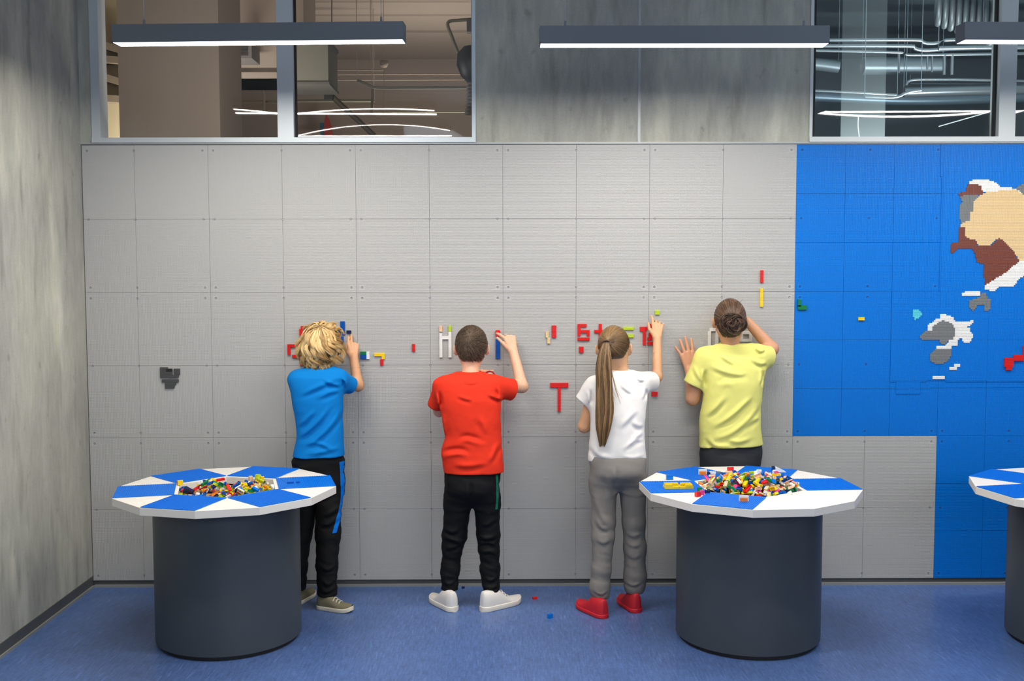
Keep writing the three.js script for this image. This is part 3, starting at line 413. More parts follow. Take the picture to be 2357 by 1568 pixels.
// soft creases: polylines in x and y, raised by amp with a hollow along one side; they act on the side that faces away from the wall
function creases(list) {
  const all = list.map(([pts, amp, w]) => { const c = new THREE.CatmullRomCurve3(pts.map((p) => V(p[0], p[1], 0))), n = 18, q = c.getPoints(n); return { q, n, amp: amp * 1.35, w, x0: Math.min(...q.map((p) => p.x)) - 3 * w, x1: Math.max(...q.map((p) => p.x)) + 3 * w, y0: Math.min(...q.map((p) => p.y)) - 3 * w, y1: Math.max(...q.map((p) => p.y)) + 3 * w }; });
  return (x, y) => {
    let s = 0;
    for (const c of all) {
      if (x < c.x0 || x > c.x1 || y < c.y0 || y > c.y1) continue;
      let best = 1e9, side = 0, at = 0;
      for (let i = 0; i < c.n; i++) { const a = c.q[i], b = c.q[i + 1], dx = b.x - a.x, dy = b.y - a.y, t = clamp(((x - a.x) * dx + (y - a.y) * dy) / (dx * dx + dy * dy), 0, 1), ex = x - a.x - t * dx, ey = y - a.y - t * dy, d = ex * ex + ey * ey; if (d < best) { best = d; side = ex * dy - ey * dx; at = (i + t) / c.n; } }
      const q = (Math.sqrt(best) * Math.sign(side)) / c.w, fade = smooth(0, 0.4, at) * (1 - smooth(0.6, 1, at));
      s += c.amp * fade * (Math.exp(-q * q) - 0.75 * Math.exp(-(q - 1.5) * (q - 1.5)));
    }
    return s;
  };
}
const axis = (a, b) => V(...b).sub(V(...a)).normalize();
function sleeve(a, b, ra, rb) { const n = axis(a, b), e = V(...b).addScaledVector(n, 0.05).toArray(), c = cone(a, e, ra, rb), inn = cone(V(...b).addScaledVector(n, -0.02).toArray(), e, rb - 0.009, rb - 0.007); return (x, y, z) => Math.max(smax(c(x, y, z), (x - b[0]) * n.x + (y - b[1]) * n.y + (z - b[2]) * n.z, 0.006), -inn(x, y, z)); }

// hands: palm of five rays, four fingers of three bones each, thumb from the side of the palm
function handField(s) {
  const L = s.size, d = V(...s.dir).normalize(), n = V(...s.back); n.addScaledVector(d, -n.dot(d)).normalize(); const t = n.clone().cross(d).multiplyScalar(s.left ? -1 : 1), W = V(...s.wrist);
  const at = (a, b, c = 0) => W.clone().addScaledVector(d, a * L).addScaledVector(t, b * L).addScaledVector(n, c * L), A = (v) => v.toArray();
  const palm = [], fingers = [], base = [[0.49, 0.17], [0.52, 0.055], [0.5, -0.06], [0.45, -0.165]], len = [0.4, 0.45, 0.41, 0.32];
  base.forEach(([a, b], i) => {
    palm.push(cone(A(at(0.02, b * 0.45)), A(at(a, b)), 0.078 * L, 0.062 * L));
    let p = at(a, b), ang = 0; const spread = (s.spread ?? [0.12, 0.02, -0.08, -0.2])[i], dirn = d.clone().multiplyScalar(Math.cos(spread)).addScaledVector(t, Math.sin(spread)), r = [0.056, 0.05, 0.045, 0.038].map((q) => q * L * (i === 3 ? 0.88 : 1));
    [0.46, 0.3, 0.24].forEach((q, k) => { ang += s.curl[i][k]; const v = dirn.clone().multiplyScalar(Math.cos(ang)).addScaledVector(n, -Math.sin(ang)), e = p.clone().addScaledVector(v, q * len[i] * L); fingers.push(cone(A(p), A(e), r[k], r[k + 1])); p = e; });
  });
  palm.push(cone(A(at(0.02, 0.1)), A(at(0.2, 0.17, -0.04)), 0.075 * L, 0.07 * L), cone(A(at(0.3, 0.12, -0.03)), A(at(0.34, -0.12, -0.03)), 0.07 * L, 0.06 * L));
  const th = s.thumb ?? [0.75, 0.6, -0.2], td = (c) => d.clone().multiplyScalar(c[0]).addScaledVector(t, c[1]).addScaledVector(n, c[2]).normalize(); let p = at(0.16, 0.17, -0.03); const tv = td(th), tv2 = td(s.thumbTip ?? [th[0] + 0.35, th[1] - 0.25, th[2]]);
  let e = p.clone().addScaledVector(tv, 0.2 * L); palm.push(cone(A(p), A(e), 0.07 * L, 0.056 * L)); let e2 = e.clone().addScaledVector(tv2, 0.17 * L); fingers.push(cone(A(e), A(e2), 0.054 * L, 0.05 * L)); const e3 = e2.clone().addScaledVector(tv2, 0.11 * L); fingers.push(cone(A(e2), A(e3), 0.05 * L, 0.042 * L));
  const P1 = chain(palm, 0.05 * L), wristCone = cone(s.arm, s.wrist, s.armR, s.wristR), palmJoin = 0.06 * L;
  return { field: (x, y, z) => { let q = 1e3; for (const f of fingers) q = Math.min(q, f(x, y, z)); return smin(smin(P1(x, y, z), q, 0.022 * L), wristCone(x, y, z), palmJoin); }, lo: [W.x - 1.15 * L, W.y - 1.15 * L, W.z - 1.15 * L], hi: [W.x + 1.15 * L, W.y + 1.15 * L, W.z + 1.15 * L], W, L, d };
}
function bounds(points, pad) { const lo = [1e3, 1e3, 1e3], hi = [-1e3, -1e3, -1e3]; for (const p of points) for (let k = 0; k < 3; k++) { lo[k] = Math.min(lo[k], p[k] - pad); hi[k] = Math.max(hi[k], p[k] + pad); } return [lo, hi]; }

// heads: local axes x right, y up, face towards -z
function headOf(h) {
  const m = new THREE.Matrix4().compose(V(...h.at), new THREE.Quaternion().setFromEuler(new THREE.Euler(h.pitch ?? 0, h.yaw ?? 0, h.roll ?? 0, 'YXZ')), V(1, 1, 1)), inv = m.clone().invert().elements, R = h.r ?? [0.072, 0.096, 0.09];
  const parts = [ell([0, 0, 0], R), ell([0, -0.045, -0.03], [0.058, 0.07, 0.055]), ell([0, -0.098, -0.06], [0.024, 0.02, 0.022])], nose = cone([0, -0.01, -0.088], [0, -0.042, -0.1], 0.008, 0.012), brow = cone([-0.03, 0.016, -0.078], [0.03, 0.016, -0.078], 0.012, 0.012), lip = cone([-0.016, -0.068, -0.082], [0.016, -0.068, -0.082], 0.007, 0.007), lip2 = cone([-0.012, -0.078, -0.08], [0.012, -0.078, -0.08], 0.007, 0.007);
  const ear = (s) => { const a = ell([s * (R[0] + 0.004), -0.018, 0.004], [0.009, 0.03, 0.018]), b = ell([s * (R[0] + 0.013), -0.016, 0.0], [0.008, 0.02, 0.011]), c = ell([s * (R[0] + 0.012), -0.014, 0.014], [0.006, 0.026, 0.012]); return (x, y, z) => smax(Math.min(a(x, y, z), c(x, y, z)), -b(x, y, z), 0.004); };
  const eL = ear(-1), eR = ear(1), sockL = ell([-0.031, -0.004, -0.094], [0.017, 0.012, 0.014]), sockR = ell([0.031, -0.004, -0.094], [0.017, 0.012, 0.014]), neck = h.neck;
  const f = (X, Y, Z) => {
    const x = inv[0] * X + inv[4] * Y + inv[8] * Z + inv[12], y = inv[1] * X + inv[5] * Y + inv[9] * Z + inv[13], z = inv[2] * X + inv[6] * Y + inv[10] * Z + inv[14];
    let d = smin(parts[0](x, y, z), parts[1](x, y, z), 0.03); d = smin(d, parts[2](x, y, z), 0.03); d = smin(d, brow(x, y, z), 0.015); d = smax(d, -sockL(x, y, z), 0.01); d = smax(d, -sockR(x, y, z), 0.01); d = smin(d, nose(x, y, z), 0.012); d = smin(d, lip(x, y, z), 0.006); d = smin(d, lip2(x, y, z), 0.006); d = smin(d, Math.min(eL(x, y, z), eR(x, y, z)), 0.008);
    return smin(d, neck(X, Y, Z), 0.035);
  };
  return { m, R, f };
}

// strands: thin tapering tubes with a colour each, gathered into one hair mesh
class Strands {
  constructor() { this.p = []; this.n = []; this.c = []; this.i = []; }
  add(pts, radius, color, sides = 4, tip = 0.25) {
    const start = this.p.length / 3, m = pts.length; let ref = V(0.31, 0.22, 0.93);
    for (let k = 0; k < m; k++) {
      const t = pts[Math.min(k + 1, m - 1)].clone().sub(pts[Math.max(k - 1, 0)]).normalize(), u = ref.clone().addScaledVector(t, -ref.dot(t)).normalize(), w = t.clone().cross(u); ref = u; const s = k / (m - 1), r = radius * (s < 0.15 ? 0.55 + 3 * s : 1) * (s > 0.6 ? 1 - (1 - tip) * (s - 0.6) / 0.4 : 1);
      for (let a = 0; a < sides; a++) { const g = (a / sides) * 2 * Math.PI, nx = u.clone().multiplyScalar(Math.cos(g)).addScaledVector(w, Math.sin(g)); this.p.push(pts[k].x + nx.x * r, pts[k].y + nx.y * r, pts[k].z + nx.z * r); this.n.push(nx.x, nx.y, nx.z); this.c.push(color.r, color.g, color.b); }
      if (k) for (let a = 0; a < sides; a++) { const b = (a + 1) % sides, o = start + (k - 1) * sides; this.i.push(o + a, o + b, o + sides + a, o + b, o + sides + b, o + sides + a); }
    }
  }
  cap(R, region, m, color, lift, seed) {      // the skin of hair under the strands
    const start = this.p.length / 3, A = 72, B = 54, v = V(0, 0, 0);
    for (let j = 0; j <= B; j++) for (let i = 0; i <= A; i++) {
      const th = (j / B) * Math.PI, ph = (i / A) * 2 * Math.PI, d = V(Math.sin(th) * Math.sin(ph), Math.cos(th), Math.sin(th) * Math.cos(ph)), w = region(d), q = 0.94 + (0.06 + lift / R[1]) * w + 0.006 * noise(d.x * 9, d.y * 4, d.z * 9 + seed) * w;
      v.set(d.x * R[0] * q, d.y * R[1] * q, d.z * R[2] * q).applyMatrix4(m); this.p.push(v.x, v.y, v.z); const k = V(d.x / R[0], d.y / R[1], d.z / R[2]).normalize().transformDirection(m); this.n.push(k.x, k.y, k.z); this.c.push(color.r, color.g, color.b);
      if (i && j) { const o = start + j * (A + 1) + i; this.i.push(o, o - A - 2, o - 1, o, o - A - 1, o - A - 2); }
    }
  }
  build(roughness = 0.5) { const g = new THREE.BufferGeometry(); g.setAttribute('position', new THREE.Float32BufferAttribute(this.p, 3)); g.setAttribute('normal', new THREE.Float32BufferAttribute(this.n, 3)); g.setAttribute('color', new THREE.Float32BufferAttribute(this.c, 3)); g.setIndex(this.i); return [g, new THREE.MeshStandardMaterial({ vertexColors: true, roughness, metalness: 0 })]; }
}
// how much hair grows in a direction of the head (0 bare, 1 full)
function hairline(d, soft = 0.1, nape = -0.62) { const al = Math.atan2(Math.abs(d.x), d.z); let b = nape; if (al > 0.75) b = nape + (0.02 - nape) * smooth(0.75, 1.5, al); if (al > 1.62) b = 0.02 + (0.5 - 0.02) * smooth(1.75, 2.3, al) - 0.25 * smooth(1.6, 1.7, al) * (1 - smooth(1.8, 1.9, al)); return smooth(b - soft, b + soft * 0.3, d.y); }
const mixc = (a, b, t) => a.clone().lerp(b, clamp(t, 0, 1));

// shoes: lofted upper on a sole, from the heel point to the toe point on the floor
function shoe(o, heel, toe, s, mats, person) {
  const d = V(toe[0] - heel[0], 0, toe[1] - heel[1]), L = d.length(); d.normalize(); const t = V(d.z, 0, -d.x), W = s.width ?? 0.038, Hs = s.sole ?? 0.022, col = s.collar ?? 0.07, N = 44, S = 22;
  const widthAt = (u) => W * (u < 0.17 ? 0.86 * Math.pow(Math.max(0, 1 - (1 - u / 0.17) ** 2), 0.5) : u < 0.7 ? 0.86 + 0.16 * smooth(0.2, 0.68, u) : 1.02 * Math.sqrt(Math.max(0, 1 - ((u - 0.7) / 0.3) ** 2.2)));
  const topAt = (u) => (u < 0.36 ? col : col + (0.042 - col) * smooth(0.34, 0.72, u)) - (u > 0.7 ? 0.016 * ((u - 0.7) / 0.3) ** 2 : 0), rise = (u) => (u > 0.75 ? 0.012 * ((u - 0.75) / 0.25) ** 2 : 0);
  const P3 = (u, x, y) => V(heel[0], y, heel[1]).addScaledVector(d, u * L).addScaledVector(t, x).sub(V(o[0], 0, o[2]));
  const grid = (fn, nu, nv, close) => { const p = [], idx = []; for (let i = 0; i <= nu; i++) for (let j = 0; j <= nv; j++) { const q = fn(i / nu, j / nv); p.push(q.x, q.y, q.z); } for (let i = 0; i < nu; i++) for (let j = 0; j < nv; j++) { const a = i * (nv + 1) + j; idx.push(a, a + 1, a + nv + 1, a + 1, a + nv + 2, a + nv + 1); } const g = new THREE.BufferGeometry(); g.setAttribute('position', new THREE.Float32BufferAttribute(p, 3)); g.setIndex(idx); g.computeVertexNormals(); return g; };
  const ease = (q) => q * q * (3 - 2 * q);
  const upper = grid((a, b) => { const u = 0.012 + 0.976 * (1 - Math.cos(a * Math.PI)) / 2, g = b * Math.PI, c = Math.cos(g), sn = Math.sin(g), w = widthAt(u) * 0.96; const e = 0.72; return P3(u, Math.sign(c) * Math.pow(Math.abs(c), e) * w * (1 - 0.22 * Math.pow(sn, 2) * (u < 0.4 ? 0.6 : 1)), Hs * 0.6 + rise(u) + (topAt(u) - Hs * 0.6) * Math.pow(sn, 0.62) * (u < 0.06 ? Math.pow(Math.max(0, 1 - ((0.06 - u) / 0.048) ** 2), 0.3) : 1)); }, N, S);
  const g = part(person.children.some((c) => c.name === 'shoe') ? 'shoe_001' : 'shoe', upper, mats.upper, person); mats.upper.side = THREE.DoubleSide; if (s.label) g.userData.label = s.label;
  const ring = (u, x, y, k) => P3(u, x, y);
  const sole = grid((a, b) => { const u = (1 - Math.cos(a * Math.PI)) / 2, w = a <= 0 || a >= 1 ? 0 : widthAt(u) + 0.0025 * Math.sqrt(Math.max(0, 1 - (2 * u - 1) ** 8)), r = rise(u); const seq = [[-w * 0.9, r], [-w, r + 0.004], [-w, r + Hs - 0.003], [-Math.max(0, w - 0.004), r + Hs], [Math.max(0, w - 0.004), r + Hs], [w, r + Hs - 0.003], [w, r + 0.004], [w * 0.9, r], [-w * 0.9, r]], q = seq[Math.round(b * 8)]; return P3(u * 1.01 - 0.005, q[0], q[1]); }, 56, 8);
  mats.sole.side = THREE.DoubleSide; part('sole', sole, mats.sole, g);
  if (s.laces) for (let k = 0; k < 3; k++) { const u = 0.5 + k * 0.075, y = topAt(u) + 0.004; part(k ? `lace_00${k}` : 'lace', tube([P3(u, -0.02, y - 0.012).toArray(), P3(u + 0.01, -0.008, y).toArray(), P3(u + 0.02, 0.008, y).toArray(), P3(u + 0.015, 0.02, y - 0.012).toArray()], 0.0025, 5, 10), mats.lace, g); }
  return g;
}
// a strip laid on a field's outer face, seen from behind: stations [x, y], half width in metres
function drape(field, pts, half, off = 0.0016) {
  const c = new THREE.CatmullRomCurve3(pts.map((p) => V(p[0], p[1], 0))), N = 60, K = 6, p = [], idx = [];
  const zAt = (x, y) => { let z = 0.75; for (let k = 0; k < 90 && z > 0.05; k++) { const d = field(x, y, z); if (d < 0.0006) return z; z -= Math.max(d * 0.6, 0.0006); } return null; };
  let prev = 0.4;
  for (let i = 0; i <= N; i++) { const q = c.getPoint(i / N); for (let k = 0; k <= K; k++) { let x = q.x + (k / K * 2 - 1) * half, z = zAt(x, q.y); for (let n = 0; z === null && n < 12; n++) { x -= Math.sign(k / K * 2 - 1) * 0.002; z = zAt(x, q.y); } if (z === null) z = prev; prev = z; p.push(x, q.y, z + off); } }
  for (let i = 0; i < N; i++) for (let k = 0; k < K; k++) { const a = i * (K + 1) + k; idx.push(a, a + K + 1, a + 1, a + 1, a + K + 1, a + K + 2); }
  const g = new THREE.BufferGeometry(); g.setAttribute('position', new THREE.Float32BufferAttribute(p, 3)); g.setIndex(idx); g.computeVertexNormals(); return g;
}
const weave = texture(256, (u, v) => { const n = 128 + 60 * Math.sin(u * 2 * Math.PI * 64) * Math.sin(v * 2 * Math.PI * 64) + 50 * noise(u * 90, v * 90, 2); return [n, n, n]; }, false, THREE.RepeatWrapping);
weave.repeat.set(7, 7);
const cloth = (r, g, b, rough = 0.85) => new THREE.MeshPhysicalMaterial({ color: lin(r, g, b), roughness: rough, specularIntensity: 0.35, bumpMap: weave, bumpScale: 0.0005 });
const stats = [];
function person(s) {
  const o = [s.base[0], 0, s.base[1]], g = group('person', s.label, 'person', o), T = (q) => q.translate(-o[0], 0, -o[2]);
  const skinMat = new THREE.MeshStandardMaterial({ color: s.skin, roughness: 0.52 });
  const torso = loft(s.shirt), pelvis = loft(s.pelvis, 2.3), head = headOf(s.head);
  const legF = []; for (const leg of s.legs) for (let i = 0; i + 1 < leg.length; i++) legF.push(cone(leg[i][0], leg[i + 1][0], leg[i][1], leg[i + 1][1]));
  const legs = chain(legF.slice(0, legF.length / 2), 0.02), legs2 = chain(legF.slice(legF.length / 2), 0.02);
  const arms = s.arms.map((a) => [cone(a.shoulder, a.elbow, a.r[0], a.r[1]), cone(a.elbow, a.wrist, a.r[1] * 1.02, a.r[2])]);
  // skin: one field from the head to the wrists and ankles, hands and head on grids of their own
  const inner = (x, y, z) => { let d = torso(x, y, z) + 0.034; d = smin(d, Math.min(legs(x, y, z), legs2(x, y, z)) + 0.012, 0.03); d = smin(d, pelvis(x, y, z) + 0.02, 0.03); d = smin(d, s.head.neck(x, y, z), 0.03); for (const [a, b] of arms) d = smin(d, smin(a(x, y, z), b(x, y, z), 0.012), 0.02); return d; };
  const pts = [...s.legs.flat().map((q) => q[0]), ...s.arms.flatMap((a) => [a.shoulder, a.elbow, a.wrist]), ...s.shirt.flatMap((q) => [[q[1], q[0], q[3] - q[4]], [q[2], q[0], q[3] + q[4]]])];
  const [lo, hi] = bounds(pts, 0.06); lo[1] = 0.03; const geos = [surfaceNets(inner, lo, hi, 0.009)];
  const H = s.head.at; geos.push(surfaceNets(head.f, [H[0] - 0.13, H[1] - 0.16, H[2] - 0.14], [H[0] + 0.13, H[1] + 0.13, H[2] + 0.14], 0.0042));
  s.arms.forEach((a) => { const e = V(...a.elbow), w = V(...a.wrist), k = e.clone().lerp(w, 0.6), rk = a.r[1] * 1.02 + (a.r[2] - a.r[1] * 1.02) * 0.6, h = handField({ ...a.hand, wrist: a.wrist, arm: k.toArray(), armR: rk, wristR: a.r[2] }); const [l2, h2] = [h.lo, h.hi]; geos.push(surfaceNets(h.field, l2, h2, 0.0034)); });
  const body = merge(geos); part('body', T(body), skinMat, g);
  // eyes
  for (const sx of [-1, 1]) { const e = new THREE.SphereGeometry(0.0105, 16, 12); const q = V(sx * 0.031, -0.004, -0.0815).applyMatrix4(head.m); const m = part(sx < 0 ? 'eye' : 'eye_001', T(e.translate(q.x, q.y, q.z)), M(0xf2efe9, 0.2), g); const c = V(sx * 0.031, -0.004, -0.0905).applyMatrix4(head.m); part('iris', T(new THREE.SphereGeometry(0.005, 12, 8).scale(1, 1, 0.55).translate(c.x, c.y, c.z)), M(0x3a2a1c, 0.2), m); }
  // shirt
  const fold = creases(s.folds), hem = s.hem, sl = s.sleeves.map((q) => sleeve(...q));
  const collar = s.collar, nk = new THREE.TorusGeometry(collar.r, 0.0075, 10, 40).rotateX(Math.PI / 2 + collar.tilt).translate(...collar.at);
  const shirtF = (x, y, z) => {
    let d = torso(x, y, z); for (const f of sl) d = smin(d, f(x, y, z), 0.028);
    d = smax(d, hem[0] + hem[1] * (x - o[0]) - y, 0.004);
    if (d > -0.03 && d < 0.03) { const w = smooth(-0.03, 0.03, z - s.foldZ); d -= (fold(x, y) * w + 0.0028 * fbm(x * 9 + s.seed, y * 7, z * 9, 2) + 0.0016 * fbm(x * 22 - y * 14, y * 18 + x * 10, z * 14 + s.seed, 2)); }
    return d;
  };
  const sp = [...s.shirt.flatMap((q) => [[q[1], q[0], q[3] - q[4]], [q[2], q[0], q[3] + q[4]]]), ...s.sleeves.flatMap((q) => [q[0], q[1]])], [sl0, sh0] = bounds(sp, 0.07);
  const shirt = part('shirt', T(surfaceNets(shirtF, sl0, sh0, 0.0041)), s.shirtMat, g);
  part('collar', T(nk), s.shirtMat, shirt);
  for (const [pts2, half, off] of s.seams ?? []) part(shirt.children.length > 1 ? `seam_00${shirt.children.length - 1}` : 'seam', T(drape(shirtF, pts2, half, off ?? 0.0008)), s.seamMat ?? s.shirtMat, shirt);
  // trousers
  const tf = creases(s.legFolds ?? []);
  const cuffs = s.cuffs;
  const trouF = (x, y, z) => {
    let d = smin(Math.min(legs(x, y, z), legs2(x, y, z)), pelvis(x, y, z), 0.04); const side = x < (cuffs[0][0] + cuffs[1][0]) / 2 ? cuffs[0] : cuffs[1]; d = smax(d, side[1] - y, 0.004);
    if (d > -0.03 && d < 0.03) { const low = s.wrinkle * (0.35 + 0.65 * (1 - smooth(0.12, 0.5, y))); d -= tf(x, y) * smooth(-0.03, 0.03, z - s.foldZ) + 0.003 * fbm(x * 8, y * 6 + s.seed, z * 8, 2) + low * fbm(x * 12 + 3, y * 34 + x * 9 + s.seed, z * 12, 2); }
    return d;
  };
  const [tl, th2] = bounds([...s.legs.flat().map((q) => q[0]), ...s.pelvis.flatMap((q) => [[q[1], q[0], q[3] - q[4]], [q[2], q[0], q[3] + q[4]]])], 0.075); tl[1] = Math.max(0.01, tl[1]);
  const tro = part('trousers', T(surfaceNets(trouF, tl, th2, 0.0055)), s.trouserMat, g);
  for (const st of s.stripes ?? []) { const m = part('side_stripe', T(drape(trouF, st.path, st.half, 0.002)), st.mat, tro); m.userData.label = st.label; }
  s.shoes.forEach((q) => shoe(o, q.heel, q.toe, q, s.shoeMats, g));
  // hair
  const st = new Strands(); s.hair(st, head); const [hg, hm] = st.build(s.hairRough ?? 0.5); T(hg); part('hair', hg, hm, g);
  s.extra?.(g, T, head);
  return g;
}
// ------------------------------------------------------------------ hair styles
const onHead = (h, d, lift) => V(d.x * (h.R[0] + lift), d.y * (h.R[1] + lift), d.z * (h.R[2] + lift)).applyMatrix4(h.m);
const sphereDir = (rnd) => { const y = rnd() * 2 - 1, a = rnd() * 2 * Math.PI, r = Math.sqrt(1 - y * y); return V(r * Math.cos(a), y, r * Math.sin(a)); };
function slerp(a, b, t) { const w = Math.acos(clamp(a.dot(b), -1, 1)); if (w < 1e-3) return a.clone(); return a.clone().multiplyScalar(Math.sin((1 - t) * w) / Math.sin(w)).addScaledVector(b, Math.sin(t * w) / Math.sin(w)); }
function wavyBlond(st, h) {
  const rnd = rngOf(11), dark = lin(0.2, 0.1, 0.028), mid = lin(0.55, 0.33, 0.11), light = lin(0.9, 0.66, 0.32), pole = V(0.12, 0.9, 0.42).normalize(), u = pole.clone().cross(V(1, 0, 0)).normalize(), w = pole.clone().cross(u);
  st.cap(h.R, (d) => hairline(d, 0.12, -0.8), h.m, lin(0.34, 0.21, 0.085), 0.009, 3);
  for (let c = 0; c < 74; c++) {            // locks: strands that share one wave
    const ph0 = (c / 74) * 2 * Math.PI + (rnd() - 0.5) * 0.2, layer = c % 3, f1 = 2.3 + rnd() * 1.4, p1 = rnd() * 6.28, amp = 0.13 + rnd() * 0.12, curl = rnd(), side = rnd() < 0.5 ? -1 : 1, lock0 = 0.02 + layer * 0.22 + rnd() * 0.25, lift1 = 0.009 + layer * 0.002 + rnd() * 0.007, reach = (rnd() - 0.5) * 0.35, tone0 = rnd();
    for (let k = 0; k < 64; k++) {
      const ph = ph0 + (rnd() - 0.5) * 0.16, dirn = u.clone().multiplyScalar(Math.cos(ph)).addScaledVector(w, Math.sin(ph)), front = dirn.z < -0.35, th1 = (front ? 1.1 : 1.78 + 0.42 * Math.max(0, dirn.z)) + reach + rnd() * 0.1, th0 = lock0 + rnd() * 0.12, N = 18, pts = [], dl = (rnd() - 0.5) * 0.007, da = (rnd() - 0.5) * 0.16, tight = 0.5 + 0.5 * rnd();
      for (let i = 0; i < N; i++) {
        const t = i / (N - 1), th = th0 + (th1 - th0) * t, wav = f1 * th * 2.1 + p1, az = ph + da * Math.sin(t * 3.14) * tight + amp * Math.sin(wav) * smooth(0.1, 0.5, t) * 0.9 / Math.max(0.55, Math.sin(th)) + side * 0.1 * t, d = pole.clone().multiplyScalar(Math.cos(th)).addScaledVector(u.clone().multiplyScalar(Math.cos(az)).addScaledVector(w, Math.sin(az)), Math.sin(th));
        const q = onHead(h, d, lift1 + dl * t + 0.016 * t * t + 0.0065 * Math.cos(wav) * smooth(0.15, 0.6, t));
        if (t > 0.7) { const s = (t - 0.7) / 0.3, a = s * (2 + 2.4 * curl); q.x += side * 0.01 * (1 - Math.cos(a)) * s; q.y += 0.009 * Math.sin(a) * s * (curl > 0.35 ? 1 : -0.5); q.addScaledVector(d.clone().setY(0).transformDirection(h.m), 0.012 * s * Math.sin(a * 0.8)); }
        pts.push(q);
      }
      if (front && pts[N - 1].z < h.m.elements[14] - 0.09) continue;
      const tone = clamp(tone0 * 0.95 + rnd() * 0.5 - 0.22, 0, 1), col = tone < 0.3 ? mixc(dark, mid, 0.3 + tone * 2) : mixc(mid, light, (tone - 0.25) * 1.25);
      st.add(pts, 0.0006 + rnd() * 0.0008, col, 3, 0.3);
    }
  }
  // curls at the nape
  for (let k = 0; k < 46; k++) { const a = (rnd() - 0.5) * 2.1, c = onHead(h, V(Math.sin(a) * 0.86, -0.6 - rnd() * 0.42, Math.cos(a) * 0.8), 0.014), r = 0.008 + rnd() * 0.013, ph = rnd() * 6.28, turns = 0.6 + rnd() * 0.6, s = rnd() < 0.5 ? -1 : 1, tone = rnd(); for (let n = 0; n < 22; n++) { const pts = [], dr = (rnd() - 0.5) * 0.007, dz = (rnd() - 0.5) * 0.008, dp = (rnd() - 0.5) * 0.4; for (let i = 0; i < 14; i++) { const t = i / 13, g = ph + dp + s * t * turns * 6.28, q = (r + dr) * (1 - 0.35 * t); pts.push(V(c.x + Math.cos(g) * q, c.y + Math.sin(g) * q - 0.012 * t, c.z + dz + 0.006 * Math.sin(g * 0.7))); } st.add(pts, 0.0006 + rnd() * 0.0007, mixc(dark, light, clamp(tone * 0.8 + rnd() * 0.35 - 0.1, 0, 1)), 3, 0.3); } }
}
function shortBrown(st, h) {
  const rnd = rngOf(23), dark = lin(0.03, 0.02, 0.013), mid = lin(0.12, 0.076, 0.045), light = lin(0.24, 0.16, 0.095), whorl = V(-0.12, 0.62, 0.78).normalize();
  st.cap(h.R, (d) => hairline(d, 0.1, -0.8), h.m, lin(0.05, 0.033, 0.021), 0.006, 8);
  for (let k = 0; k < 9000; k++) {
    const d = sphereDir(rnd); if (hairline(d, 0.1, -0.8) < 0.35) continue;
    if (k % 5 === 0) { d.lerp(whorl, 0.6 + 0.35 * rnd()).normalize(); }
    const away = d.clone().addScaledVector(whorl, -d.dot(whorl)).normalize(), spin = whorl.clone().cross(away), flow = away.clone().addScaledVector(spin, 0.55 * Math.exp(-3 * (1 - d.dot(whorl))) + 0.15 + (rnd() - 0.5) * 0.22 + 0.35 * noise(d.x * 5, d.y * 5, d.z * 5)).normalize(), len = 0.24 + rnd() * 0.26, pts = [];
    for (let i = 0; i < 5; i++) { const t = i / 4, q = d.clone().addScaledVector(flow, len * t).normalize(); pts.push(onHead(h, q, 0.006 + (0.004 + rnd() * 0.0015) * t + (d.y > 0.5 ? 0.003 * t : 0))); }
    const lit = noise(d.x * 6 + 3, d.y * 6, d.z * 6) * 0.5 + 0.35; st.add(pts, 0.0005 + rnd() * 0.0006, rnd() < 0.35 ? mixc(dark, mid, rnd()) : mixc(mid, light, lit * rnd() * 1.5), 3, 0.2);
  }
}
